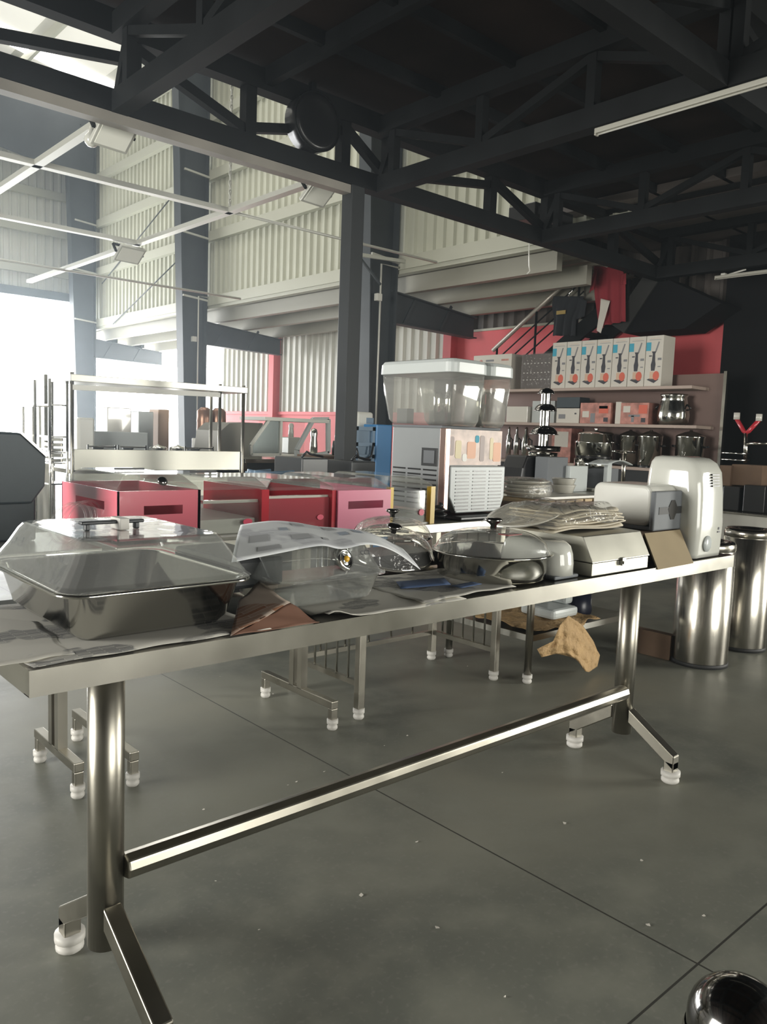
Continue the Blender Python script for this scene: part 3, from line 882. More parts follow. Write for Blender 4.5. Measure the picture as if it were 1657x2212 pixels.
kk = MB().lathe([(0, 0.019), (0.006, 0.018), (0.009, 0.012), (0.009, 0.01)], (0, 0, 0), 16).build('amber_cap', 'amber', kn)
tx = bpy.data.curves.new('lid_mark_text', 'FONT'); tx.body = 'CC2'; tx.size = 0.017; tx.align_x = 'CENTER'; tx.extrude = 0.0004
to = bpy.data.objects.new('lid_mark_text', tx); COL.objects.link(to)
bpy.context.view_layer.update()
me = bpy.data.meshes.new_from_object(to.evaluated_get(bpy.context.evaluated_depsgraph_get()))
bpy.data.objects.remove(to)
me.materials.clear(); me.materials.append(M['ink'])
to = bpy.data.objects.new('lid_mark', me); COL.objects.link(to); to.parent = cl
to.location = (1.34, 1.5505, TZ+0.130); to.rotation_euler = (math.radians(64), 0, 0)

# open leaflet draped over box and pan
LF = [(500, 1213, 1.53), (600, 1194, 1.53), (690, 1180, 1.53), (738, 1187, 1.53), (798, 1175, 1.53), (852, 1190, 1.54), (908, 1231, 1.56)]
LB = [(520, 1134, 1.80), (585, 1127, 1.80), (640, 1129, 1.80), (690, 1136, 1.80), (742, 1141, 1.80), (800, 1153, 1.80), (868, 1184, 1.80)]
LF = [at(u, v, Y=y) for u, v, y in LF]
LB = [at(u, v, Y=y) for u, v, y in LB]
def spline(P_, t):
    n_ = len(P_)-1
    i = min(n_-1, int(t*n_)); f = t*n_-i
    p0, p1, p2, p3 = P_[max(0, i-1)], P_[i], P_[i+1], P_[min(n_, i+2)]
    return 0.5*((2*p1)+(p2-p0)*f+(2*p0-5*p1+4*p2-p3)*f*f+(3*p1-p0-3*p2+p3)*f**3)
def leaf(u, v):
    p = spline(LB, u).lerp(spline(LF, u), v)
    return (p.x, p.y, p.z+0.006*math.sin(v*PI)+0.002*math.sin(9*u+4*v))
lf = MB().grid(leaf, 40, 12).build('open_leaflet', 'paper_white', solid=0.001)
tag(lf, 'open white printed leaflet spread over the clear plastic box', 'leaflet')
for (ua, ub, va, vb, mt) in ((0.07, 0.14, 0.50, 0.68, 'ink_grey'), (0.10, 0.18, 0.80, 0.90, 'ink_grey'), (0.24, 0.33, 0.58, 0.74, 'ink_grey'), (0.28, 0.36, 0.12, 0.22, 'ink_grey'), (0.20, 0.24, 0.32, 0.42, 'ink_blue'), (0.50, 0.57, 0.10, 0.28, 'ink_grey'), (0.55, 0.61, 0.45, 0.60, 'ink_blue'), (0.66, 0.72, 0.30, 0.50, 'ink_blue'), (0.40, 0.45, 0.70, 0.78, 'ink_grey')):
    MB().grid(lambda u, v: tuple(Vector(leaf(ua+(ub-ua)*u, va+(vb-va)*v))+Vector((0, 0, 0.0018))), 6, 4).build('printed_picture', 'pic_grey' if mt == 'ink_grey' else 'pic_blue', lf, fix=False)
# dark pan edge under the leaflet
dk = root('dark_tray', 'dark oven tray showing between the pan and the clear box', 'tray')
MB().box((1.0, 1.66, TZ+0.05), (1.16, 1.95, TZ+0.125)).build('tray_body', 'dark_plastic', dk, bev=0.01)
MB().box((1.02, 1.82, TZ+0.006), (1.14, 1.94, TZ+0.05)).build('tray_stand', 'dark_plastic', dk)

# ---- round pot with a clear dome lid
def knob_prof(s=1.0): return [(0, 0), (0.010*s, 0), (0.009*s, 0.008*s), (0.013*s, 0.013*s), (0.024*s, 0.02*s), (0.026*s, 0.026*s), (0.018*s, 0.03*s), (0, 0.031*s)]
def round_pot(cx, cy, r, h, zb, label, dome=0.058, name='round_pot'):
    o = root(name, label, 'pot')
    MB().lathe([(0, 0), (r*0.9, 0), (r*0.95, 0.008), (r*0.96, 0.03), (r*0.965, h-0.008), (r*1.06, h-0.002), (r*1.07, h+0.002), (r*1.04, h+0.004), (r*0.95, h), (r*0.94, 0.03), (0, 0.012)], (cx, cy, zb), 56).build('pot_body', 'pan', o)
    d = [(r*1.02, h+0.005), (r*0.99, h+0.014)]
    for k in range(1, 9):
        a = k/8*PI/2
        d.append((r*0.97*math.cos(a)**0.8 if k < 8 else 0.0, h+0.014+dome*math.sin(a)))
    l = MB().lathe(d, (cx, cy, zb), 56).build('dome_lid', 'clear_lid', o)
    MB().lathe(knob_prof(1.1), (cx, cy, zb+h+0.014+dome), 24).build('knob', 'dark_chrome' if 'dark_chrome' in M else 'chrome', l)
    return o
M['dark_chrome'] = mat('dark_chrome', (0.25, 0.24, 0.23), 0.1, 1.0)
rp = round_pot(1.945, 1.632, 0.182, 0.081, TZ+0.006, 'round steel pot under a clear dome lid with a dark knob')
MB().box((1.95, 1.575, TZ+0.140), (2.02, 1.615, TZ+0.143)).build('red_label', 'red', rp)
# wrapped round lids stacked behind it
def lid_stack(cx, cy, r, zb, label, n=3, knobdir=None):
    o = root('wrapped_dome_cover', label, 'cover')
    prof = [(r*1.02, 0), (r, 0.01)]
    for k in range(1, 8):
        a = k/7*PI/2
        prof.append((max(0.0, r*0.97*math.cos(a)**0.8) if k < 7 else 0.0, 0.01+0.06*math.sin(a)))
    MB().lathe(prof, (0, 0, 0), 40).build('dome', 'wrap', o)
    MB().lathe([(r*1.0, -0.004), (r*1.04, 0), (r*1.0, 0.006)], (0, 0, 0), 40).build('rim', 'chrome', o)
    MB().lathe(knob_prof(0.95), (0, 0, 0.068), 24).build('knob', 'dark_chrome', o)
    o.location = (cx, cy, zb)
    return o
l1 = lid_stack(1.73, 1.88, 0.14, TZ+0.065, 'wrapped clear lid with a knob lying tilted beside the leaflet')
l1.rotation_euler = (math.radians(16), math.radians(-6), 0)
l2 = lid_stack(1.90, 2.06, 0.14, TZ+0.085, 'wrapped clear lid with a knob lying behind the round pot')
dkb = root('black_box', 'black box under the wrapped lids behind the round pot', 'box')
MB().box((1.62, 1.86, TZ+0.006), (1.95, 2.04, TZ+0.055)).build('box_body', 'black', dkb, bev=0.008)

# ---- white rounded casing, steel hinged box, wrapped bags
wc = root('white_casing', 'small glossy white rounded casing between the pot and the steel box', 'casing')
L = []
for k, (z, s) in enumerate(((0.012, 1), (0.05, 1.0), (0.08, 0.97), (0.105, 0.9), (0.118, 0.76), (0.122, 0.5))):
    L.append(rloop(2.135-0.06*s, 2.135+0.06*s, 1.60-0.13*s, 1.60+0.13*s, 0.05*s, TZ+z))
MB().loft(L, smooth=True).build('shell', 'white_gloss', wc)
MB().box((2.07, 1.475, TZ+0.002), (2.2, 1.725, TZ+0.014)).build('base_plate', 'grey_panel', wc, bev=0.005)

sb = root('steel_hinged_box', 'brushed steel hinged box with a sloping lid and small latch', 'steel box')
x0, x1, y0, y1 = 2.236, 2.588, 1.450, 1.80
MB().box((x0, y0, TZ+0.003), (x1, y1, TZ+0.046)).build('box_body', 'box_steel', sb, bev=0.003)
lidp = [(y0-0.004, TZ+0.048), (y0+0.04, TZ+0.132), (y1, TZ+0.142), (y1, TZ+0.048)]
l = MB().prism(lidp, 'x', x0-0.004, x1+0.004).build('lid', 'box_steel', sb, bev=0.003)
MB().box((2.40, y0-0.012, TZ+0.028), (2.42, y0-0.002, TZ+0.055)).box((2.403, y0-0.016, TZ+0.033), (2.417, y0-0.01, TZ+0.044)).build('latch', 'chrome', sb)

wb = root('wrapped_bag_stack', 'stack of brown paper bags in clear film on the steel box', 'bags')
rnd = random.Random(3)
for k in range(7):
    z = TZ+0.146+0.010*k
    dx, dy = rnd.uniform(-0.02, 0.02), rnd.uniform(-0.01, 0.01)
    x0_, x1_ = 2.16+0.008*k+dx, 2.585-0.006*k+dx
    fz = [rnd.uniform(-0.003, 0.006) for _ in range(6)]
    def fn(u, v):
        e = max(0, u-0.8)*5
        return (x0_+(x1_-x0_)*u+0.012*e*math.sin(v*25+k), 1.55+dy+0.23*v, z+0.004*math.sin(u*6+k)+0.006*e*math.sin(v*17+2*k)-0.02*max(0, 0.25-u))
    MB().grid(fn, 24, 14).build('paper_bag', 'kraft_pale', wb, solid=0.005)
def film(u, v):
    x = 2.07+0.44*u; y = 1.53+0.28*v
    h = 0.082*min(1, (u+0.03)*3)**0.6*min(1, v*6+0.1)**0.5*min(1, (1-v)*6+0.1)**0.5
    return (x, y, TZ+0.144+h+0.004*math.sin(u*13+v*6)+0.003*math.sin(v*17-u*9))
pl_ = MB().lathe([(0, 0), (0.10, 0.002), (0.13, 0.016), (0.128, 0.02), (0.10, 0.008), (0, 0.006)], (0, 0, 0), 36).build('oval_plate', 'porcelain', wb)
pl_.location = (2.19, 1.70, TZ+0.172); pl_.rotation_euler = (0, math.radians(-16), 0)
MB().grid(film, 40, 24).build('film', 'wrap', wb)

# ---- cardboard box, folded-paper dispenser, tall towel dispenser
cbx = root('cardboard_box', 'open cardboard box with its flap hanging at the table edge', 'cardboard box')
MB().box((2.66, 1.52, TZ+0.003), (2.94, 1.78, TZ+0.114)).build('carton', 'cardboard_dark', cbx, bev=0.002)
MB().hexa([(2.637, 1.436, TZ-0.006), (2.902, 1.436, TZ-0.004), (2.902, 1.442, TZ-0.004), (2.637, 1.442, TZ-0.006)],
          [(2.667, 1.516, TZ+0.115), (2.93, 1.516, TZ+0.115), (2.93, 1.521, TZ+0.115), (2.667, 1.521, TZ+0.115)]).build('flap', 'cardboard', cbx)
nd = root('napkin_dispenser', 'white napkin dispenser with a grey end plate and cross-shaped slot', 'dispenser')
zb = TZ+0.117
# body lies along the table depth; end plate faces the viewer
prof = [(2.675, zb), (2.675, zb+0.15), (2.69, zb+0.168), (2.93, zb+0.168), (2.945, zb+0.15), (2.945, zb)]
sh = MB().prism(rrect(1.545, 1.80, zb+0.012, zb+0.17, 0.035), 'x', 2.75, 2.985)
sh.build('shell', 'white', nd, bev=0.012, seg=3)
MB().box((2.745, 1.53, zb), (2.995, 1.79, zb+0.014)).build('base', 'grey_panel', nd, bev=0.003)
plate = MB()
X_ = [2.672, 2.70, 2.775, 2.835, 2.905, 2.93]
plate.box((2.738, 1.522, zb), (3.0, 1.542, zb+0.15)).build('end_plate', 'grey_panel', nd, bev=0.006)
MB().box((2.77, 1.5205, zb+0.062), (2.975, 1.5225, zb+0.09)).build('slot', 'black_rubber', nd)
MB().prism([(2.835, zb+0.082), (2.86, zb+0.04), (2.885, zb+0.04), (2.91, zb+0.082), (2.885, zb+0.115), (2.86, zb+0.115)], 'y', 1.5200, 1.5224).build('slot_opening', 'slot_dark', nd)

td = root('towel_dispenser', 'tall glossy white paper towel dispenser on the table end', 'towel dispenser')
def tdl(z, s0, s1, yf, yb, r): return rloop(2.935+s0, 3.185-s1, yf, yb, r, z)
L = [tdl(TZ+0.004, 0.012, 0.0, 1.462, 1.67, 0.03), tdl(TZ+0.02, 0.01, 0.0, 1.458, 1.68, 0.035), tdl(TZ+0.14, 0.006, 0.0, 1.452, 1.69, 0.04), tdl(TZ+0.26, 0.004, 0.004, 1.456, 1.695, 0.045), tdl(TZ+0.34, 0.006, 0.006, 1.466, 1.69, 0.045),
     tdl(TZ+0.375, 0.012, 0.014, 1.484, 1.685, 0.045), tdl(TZ+0.394, 0.025, 0.03, 1.51, 1.675, 0.04), tdl(TZ+0.40, 0.05, 0.055, 1.55, 1.655, 0.03)]
MB().loft(L, smooth=True).build('housing', 'white_gloss', td)
for k in range(5):
    MB().box((3.045, 1.452+0.0012*k, TZ+0.285+0.011*k), (3.105, 1.462+0.0012*k, TZ+0.291+0.011*k)).build('vent', 'dark_plastic', td)
MB().lathe([(0, 0), (0.032, 0), (0.032, 0.003), (0, 0.003)], (0, 0, 0), 24).build('paper_window', 'lid_grey', td)
o = [c for c in td.children if c.name.startswith('paper_window')][0]
o.location = (3.035, 1.4535, TZ+0.06); o.rotation_euler = (PI/2, 0, 0)
MB().box((3.115, 1.450, TZ+0.10), (3.132, 1.455, TZ+0.106)).box((3.118, 1.450, TZ+0.112), (3.128, 1.455, TZ+0.122)).build('logo_mark', 'ink_grey', td)

# =================================================================== ROW OF TABLES BEHIND
BZ = 0.915
def tee_table(x0, x1, feet, y0, y1, label, zt=BZ):
    o = root('steel_table', label, 'table', group='steel tables behind the front table')
    MB().box((x0, y0, zt-0.045), (x1, y1, zt)).build('tabletop', 'steel_sheet', o, bev=0.003)
    ym = (y0+y1)/2
    for x in feet:
        leg = MB().box((x-0.018, ym-0.05, 0.13), (x+0.018, ym-0.015, zt-0.045)).box((x-0.018, ym+0.015, 0.13), (x+0.018, ym+0.05, zt-0.045)).build('leg', 'tube', o)
        f = MB().box((x-0.018, y0+0.03, 0.10), (x+0.018, y1-0.03, 0.135)).box((x-0.016, y0+0.03, 0.045), (x+0.016, y0+0.062, 0.10)).box((x-0.016, y1-0.062, 0.045), (x+0.016, y1-0.03, 0.10)).build('foot', 'tube', o, bev=0.003)
        for yy in (y0+0.046, y1-0.046): caster_foot(x, yy, f, 0.024, 0.05)
    return o
tee_table(-0.6, 1.12, (-0.4, 1.05), 2.715, 3.2, 'steel table with a tee foot under the pink display cases, nearer the bright door')
tee_table(1.16, 2.33, (1.247, 2.2), 2.69, 3.33, 'steel table on tee feet carrying the clear-fronted display cases')
tc_ = root('steel_table', 'square-legged steel frame table under the juice dispenser', 'table', group='steel tables behind the front table')
MB().box((2.345, 2.73, BZ-0.045), (3.45, 3.34, BZ)).build('tabletop', 'steel_sheet', tc_, bev=0.003)
for x, y in ((2.385, 2.77), (3.39, 2.79), (2.385, 3.3), (3.39, 3.28)):
    lg = MB().box((x-0.019, y-0.019, 0.05), (x+0.019, y+0.019, BZ-0.045)).build('leg', 'tube', tc_, bev=0.003)
    caster_foot(x, y, lg, 0.026, 0.052)
for (a, b) in (((2.385, 2.77), (2.385, 3.3)), ((2.385, 3.3), (3.39, 3.28)), ((3.39, 3.28), (3.39, 2.79))):
    MB().bar((a[0], a[1], 0.17), (b[0], b[1], 0.17), 0.025, 0.025).build('rail', 'tube', tc_)
    for k in range(1, 6):
        x, y = a[0]+(b[0]-a[0])*k/6, a[1]+(b[1]-a[1])*k/6
        MB().tube([(x, y, 0.17), (x, y, BZ-0.045)], 0.006, 8).build('rod', 'chrome', tc_)
tdt = root('steel_table', 'round-legged steel table with a lower shelf holding mixers', 'table', group='steel tables behind the front table')
MB().box((3.46, 2.60, BZ-0.045), (4.6, 3.3, BZ)).build('tabletop', 'steel_sheet', tdt, bev=0.003)
for x, y in ((3.50, 2.64), (4.5, 2.66), (3.52, 3.26), (4.5, 3.24)):
    lg = MB().tube([(x, y, 0.05), (x, y, BZ-0.045)], 0.021, 16).build('leg', 'tube', tdt)
    caster_foot(x, y, lg, 0.026, 0.05)
MB().box((3.5, 2.63, 0.235), (4.5, 3.27, 0.27)).build('lower_shelf', 'steel_sheet', tdt)

# crumpled brown paper over the lower shelf
def crumple(u, v):
    x = 3.52+0.60*u
    y = 2.58+0.55*v+0.03*math.sin(u*9)
    z = 0.283+0.03*abs((u*3.7+v*1.9) % 1-0.5)+0.024*abs((v*4.1-u*2.3) % 1-0.5)
    return (x, y, z)
kp = MB().grid(crumple, 26, 22).build('brown_paper', 'kraft', solid=0.002)
tag(kp, 'crumpled brown wrapping paper on the lower table shelf', 'paper')
ctl = [[(1160, 1402), (1195, 1385), (1210, 1350), (1228, 1330), (1258, 1350), (1282, 1385)],
       [(1170, 1420), (1200, 1400), (1222, 1380), (1240, 1375), (1268, 1385), (1290, 1405)],
       [(1200, 1412), (1222, 1412), (1236, 1412), (1252, 1415), (1275, 1420), (1296, 1415)],
       [(1250, 1420), (1255, 1430), (1258, 1440), (1264, 1450), (1272, 1452), (1290, 1440)]]
def drape(u, v):
    i = min(4, int(u*5)); f = u*5-i
    j = min(2, int(v*3)); g = v*3-j
    def cp(a, b): return Vector(ctl[b][a])
    p = (cp(i, j)*(1-f)+cp(i+1, j)*f)*(1-g)+(cp(i, j+1)*(1-f)+cp(i+1, j+1)*f)*g
    yy = 2.52-0.05*math.sin(u*PI)+0.022*(abs((u*4.3+v*1.7) % 1-0.5)-0.25)+0.018*(abs((v*3.1-u*2.2) % 1-0.5)-0.25)
    return at(p.x, p.y, Y=yy)
kd = MB().grid(drape, 40, 24).build('brown_paper', 'kraft', solid=0.002)
tag(kd, 'torn end of brown wrapping paper hanging off the lower table shelf', 'paper')

# mixers and pot on the lower shelf
mx = root('stand_mixer', 'grey stand mixer standing on the lower table shelf', 'mixer')
MB().box((3.80, 2.70, 0.30), (4.05, 2.95, 0.36)).build('base', 'lid_grey', mx, bev=0.02)
MB().box((4.0, 2.76, 0.36), (4.08, 2.90, 0.6)).build('neck', 'lid_grey', mx, bev=0.02)
MB().tube([(3.76, 2.83, 0.42), (3.84, 2.83, 0.46), (4.06, 2.83, 0.6)], [0.03, 0.055, 0.05], 16).build('head', 'dark_plastic', mx)
pt = root('blender_base', 'dark blue blender base with a steel collar on the lower shelf', 'blender')
MB().lathe([(0, 0), (0.08, 0), (0.085, 0.02), (0.075, 0.14), (0, 0.14)], (4.22, 2.82, 0.275), 24).build('base', mat('navy_plastic', (0.015, 0.018, 0.035), 0.3), pt)
MB().lathe([(0.078, 0.14), (0.085, 0.15), (0.085, 0.19), (0.05, 0.2), (0.035, 0.21), (0.035, 0.3), (0, 0.3)], (4.22, 2.82, 0.275), 24).build('collar', 'chrome', pt)
bb = root('black_crate', 'black crate on the lower shelf behind the blender base', 'crate')
MB().box((4.28, 2.95, 0.275), (4.48, 3.22, 0.62)).build('crate_body', 'black', bb, bev=0.01)
bk = root('brown_carton', 'brown carton on the floor behind the front table leg', 'carton')
q0, q1 = at(1368, 1408, Z=0.0), at(1392, 1405, Z=0.0)
MB().box((q0.x, q0.y-0.25, 0), (q1.x-0.03, q0.y+0.05, 0.16)).build('carton_body', 'cardboard_dark', bk, bev=0.004)

# ------------------------------------------------------------------ acrylic display cases
def slot_panel(mb, x0, x1, y, z0, z1, t, sx0, sx1, sz0, sz1):
    """upright panel in the XZ plane with a slot cut out of it"""
    mb.box((x0, y, z0), (x1, y+t, sz0)).box((x0, y, sz1), (x1, y+t, z1)).box((x0, y, sz0), (sx0, y+t, sz1)).box((sx1, y, sz0), (x1, y+t, sz1))
def slot_panel_y(mb, y0, y1, x, z0, z1, t, s0, s1, sz0, sz1):
    mb.box((x, y0, z0), (x+t, y1, sz0)).box((x, y0, sz1), (x+t, y1, z1)).box((x, y0, sz0), (x+t, s0, sz1)).box((x, s1, sz0), (x+t, y1, sz1))
def case_lid(parent, x0, x1, y0, y1, z, h, ins=0.05, knob=True, bar=True, name='clear_lid'):
    L = [rloop(x0, x1, y0, y1, 0.012, z), rloop(x0+0.004, x1-0.004, y0+0.004, y1-0.004, 0.012, z+0.012), rloop(x0+ins, x1-ins, y0+ins, y1-ins, 0.012, z+h-0.004), rloop(x0+ins+0.01, x1-ins-0.01, y0+ins+0.01, y1-ins-0.01, 0.01, z+h)]
    l = MB().loft(L, cap0=False).build(name, 'clear', parent, solid=0.002)
    mb = MB()
    for a, b in zip(L[0][::3], L[2][::3]): mb.tube([a, b], 0.002, 5)
    if bar:
        xm, ym = (x0+x1)/2, (y0+y1)/2
        MB().box((xm-0.06, ym-0.008, z+h+0.004), (xm+0.06, ym+0.008, z+h+0.012)).build('handle', 'dark_plastic', l)
    if knob:
        k = MB().lathe([(0, 0.012), (0.012, 0.011), (0.02, 0.004), (0.02, 0), (0.01, -0.004), (0, -0.004)], (0, 0, 0), 20).build('knob', 'dark_chrome', l)
        k.location = ((x0+x1)/2+0.02, y0+ins*0.55, z+h*0.55); k.rotation_euler = (math.radians(55), 0, 0)
    return l
CY0, CY1 = 2.76, 3.28
c1 = root('display_case', 'pink display case with slotted walls and a clear knobbed lid', 'display case', group='acrylic display cases')
x0, x1 = 1.195, 1.528
mb = MB(); slot_panel(mb, x0, x1, CY0, BZ, 1.108, 0.006, 1.295, 1.452, 1.018, 1.052); mb.build('front_wall', 'pink', c1)
mb = MB(); slot_panel_y(mb, CY0, CY1+0.03, x0, BZ, 1.108, 0.006, CY0+0.12, CY0+0.40, 1.030, 1.062); mb.build('end_wall', 'pink', c1)
MB().box((x1-0.012, CY0, BZ), (x1, CY1, 1.108)).build('end_wall', 'pink', c1)
MB().box((x0, CY1+0.024, BZ), (x1, CY1+0.03, 1.108)).build('back_wall', 'pink', c1)
MB().box((x0, CY0, BZ), (x1, CY1+0.03, BZ+0.01)).build('base', 'pink', c1)
case_lid(c1, x0+0.004, x1-0.004, CY0+0.005, CY1+0.025, 1.11, 0.056, 0.045)
c2 = root('display_case', 'clear-fronted display case with a red end wall beside the pink one', 'display case', group='acrylic display cases')
x0, x1 = 1.53, 1.838
MB().box((x0, CY0+0.01, BZ), (x1, CY0+0.014, 1.06)).build('front_pane', 'clear', c2)
MB().box((x0, CY1, BZ), (x1, CY1+0.005, 1.10)).build('back_pane', 'clear', c2)
MB().box((x0+0.02, CY0+0.02, 1.05), (x1-0.03, CY0+0.05, 1.062)).build('front_ledge', 'porcelain', c2)
MB().box((x1-0.035, CY0-0.01, BZ), (x1, CY0+0.02, 1.104)).box((x1-0.008, CY0+0.02, BZ), (x1, CY1, 1.104)).build('end_wall', 'red', c2)
MB().box((x0, CY0, BZ), (x1, CY1, BZ+0.008)).build('base', 'white_paint', c2)
MB().prism([(1.748+0.022*math.cos(t*PI/8), 0.972+0.013*math.sin(t*PI/8)) for t in range(16)], 'y', CY0+0.006, CY0+0.0095).build('sticker', 'sticker_red', c2)
MB().box((x0+0.01, CY0+0.03, BZ+0.009), (x1-0.04, CY1-0.02, BZ+0.07)).build('inner_tray', 'white_paint', c2, bev=0.004)
case_lid(c2, x0, x1-0.002, CY0, CY1, 1.106, 0.048, 0.035, knob=False)
c3 = root('display_case', 'display case with a rosy clear front and red end wall', 'display case', group='acrylic display cases')
x0, x1 = 1.842, 2.192
MB().box((x0, CY0+0.01, BZ), (x1-0.02, CY0+0.014, 1.062)).build('front_pane', 'pink_clear', c3)
MB().box((x0, CY1, BZ), (x1, CY1+0.005, 1.10)).build('back_wall', 'pink', c3)
MB().box((x0, CY0+0.02, 1.062), (x1-0.02, CY0+0.05, 1.072)).build('front_ledge', 'porcelain', c3)
MB().box((x1-0.022, CY0-0.01, BZ), (x1, CY0+0.02, 1.094)).box((x1-0.008, CY0+0.02, BZ), (x1, CY1, 1.094)).build('end_wall', 'red', c3)
MB().box((x0, CY0, BZ), (x1, CY1, BZ+0.008)).build('base', 'rose', c3)
MB().prism([(2.12+0.018*math.cos(t*PI/8), 0.975+0.012*math.sin(t*PI/8)) for t in range(16)], 'y', CY0+0.006, CY0+0.0095).build('sticker', 'sticker_red', c3)
case_lid(c3, x0, x1-0.002, CY0, CY1, 1.098, 0.044, 0.05, knob=False, bar=False)
c4 = root('display_case', 'rose pink display case with a long slot in its front', 'display case', group='acrylic display cases')
x0, x1 = 2.197, 2.512
mb = MB()
slot_panel(mb, x0, x1, CY0-0.02, BZ+0.01, 1.092, 0.006, 2.255, 2.465, 1.008, 1.043)
mb.build('front_wall', 'rose', c4)
MB().box((x0, CY0-0.014, BZ+0.01), (x0+0.006, CY1, 1.092)).build('end_wall', 'rose', c4)
MB().box((x1-0.006, CY0-0.014, BZ+0.01), (x1, CY1, 1.092)).build('end_wall', 'rose', c4)
MB().box((x0, CY0-0.02, BZ), (x1, CY1, BZ+0.01)).build('base', 'rose', c4)
case_lid(c4, x0, x1, CY0-0.018, CY1, 1.094, 0.052, 0.05, knob=False, bar=False)
c5 = root('display_case', 'clear display case with yellow corner posts by the juice dispenser', 'display case', group='acrylic display cases')
x0, x1 = 2.517, 2.82
MB().box((x0, CY0+0.01, BZ), (x1, CY0+0.014, 1.08)).build('front_pane', 'clear', c5)
MB().box((x0, CY1, BZ), (x1, CY1+0.004, 1.09)).build('back_pane', 'clear', c5)
MB().box((x0, CY0-0.01, BZ), (x0+0.022, CY0+0.02, 1.10)).build('corner_post', 'yellow', c5)
MB().box((x1-0.03, CY0-0.01, BZ), (x1, CY0+0.02, 1.10)).build('corner_post', 'yellow', c5)
MB().box((x0, CY0, BZ), (x1, CY1, BZ+0.008)).build('base', 'white_paint', c5)
MB().prism([(2.745+0.018*math.cos(t*PI/8), 0.972+0.016*math.sin(t*PI/8)) for t in range(16)], 'y', CY0+0.005, CY0+0.009).build('sticker', 'sticker_red', c5)
case_lid(c5, x0, x1, CY0, CY1, 1.094, 0.055, 0.05, knob=False, bar=False)

# whisk-like clear bowls stacked beside the pink case
bs = root('clear_bowl_stack', 'nested clear plastic bowls standing on edge beside the pink case', 'bowls')
for k in range(4):
    mb = MB()
    c = Vector((1.05+0.028*k, 2.85+0.02*k, BZ+0.075))
    pts = [c+Vector((0.03*math.sin(a*PI/12)*0.4, 0, 0))+Vector((0.075*math.cos(a*PI/12), 0.03*math.cos(a*PI/12), 0.072*math.sin(a*PI/12))) for a in range(0, 25)]
    mb.tube(pts, 0.004, 6).build('bowl_rim', 'clear', bs)

# ------------------------------------------------------------------ juice dispenser
jd = root('juice_dispenser', 'twin-tank cold juice dispenser with grey lids and louvred front', 'juice dispenser')
jx0, jx1, jy0, jy1 = 2.985, 3.445, 2.85, 3.26
zb, zt = 0.935, 1.392
bd = MB().box((jx0, jy0+0.03, zb+0.02), (jx1, jy1, zt)).build('body', 'body_grey', jd, bev=0.006)
# louvred side
for r_ in range(8):
    for c_ in range(3):
        ya = jy0+0.06+c_*0.118
        z = 1.165-0.026*r_
        MB().box((jx0-0.003, ya, z), (jx0+0.001, ya+0.098, z+0.008)).build('louvre_slot', 'black', bd)
MB().box((jx0-0.004, jy0+0.055, 1.19), (jx0+0.001, jy0+0.175, 1.285)).build('side_socket', 'dark_plastic', bd, bev=0.004)
MB().box((jx0-0.006, jy0+0.075, 1.205), (jx0-0.003, jy0+0.155, 1.272)).build('socket_face', 'grey_panel', bd)
MB().box((jx0-0.006, jy0-0.005, zb+0.03), (jx0+0.03, jy0+0.04, zt)).build('corner_trim', mat('copper_trim', (0.30, 0.21, 0.18), 0.25, 0.6), jd, bev=0.004)
# front: drink picture above, pale louvred panel with cut lower corner below
MB().box((jx0+0.03, jy0+0.012, 1.20), (jx1, jy0+0.03, zt-0.004)).build('picture_panel', 'poster', jd)
for (fx, wd, z0_, z1_, mt) in ((0.18, 0.10, 1.235, 1.33, 'bottle_yellow'), (0.42, 0.15, 1.235, 1.325, 'bottle_orange'), (0.62, 0.08, 1.22, 1.36, 'bottle_brown'), (0.80, 0.06, 1.23, 1.35, 'bottle_yellow'), (0.91, 0.14, 1.22, 1.325, 'bottle_orange'), (0.06, 0.08, 1.25, 1.35, 'bottle_brown'), (0.30, 0.08, 1.22, 1.26, 'white_paint'), (0.52, 0.07, 1.32, 1.36, 'cyan')):
    xx = jx0+0.03+(jx1-jx0-0.03)*fx
    hw = wd*(jx1-jx0)/2
    MB().prism(rrect(xx-hw, min(xx+hw, jx1-0.002), z0_, z1_, 0.012), 'y', jy0+0.0105, jy0+0.0122).build('drink_picture', mt, jd)
fp = MB().prism([(jx0+0.03, 1.195), (jx0+0.03, zb+0.10), (jx0+0.085, zb+0.012), (jx1-0.02, zb+0.012), (jx1+0.012, zb+0.09), (jx1+0.012, 1.195)], 'y', jy0-0.012, jy0+0.03).build('front_panel', 'front_grey', jd, bev=0.006)
for r_ in range(12):
    for c_ in range(3):
        xa = jx0+0.072+c_*0.133
        z = 1.165-0.0185*r_
        MB().box((xa, jy0-0.0145, z), (xa+0.105, jy0-0.0115, z+0.0065)).build('louvre_slot', 'black', fp)
MB().box((jx0+0.04, jy0-0.09, BZ+0.002), (jx1-0.01, jy1, BZ+0.022)).build('drip_base', 'black', jd, bev=0.006)
MB().box((jx0-0.004, jy0+0.03, zt), (jx1+0.004, jy1+0.002, zt+0.012)).build('top_deck', 'grey_panel', jd)
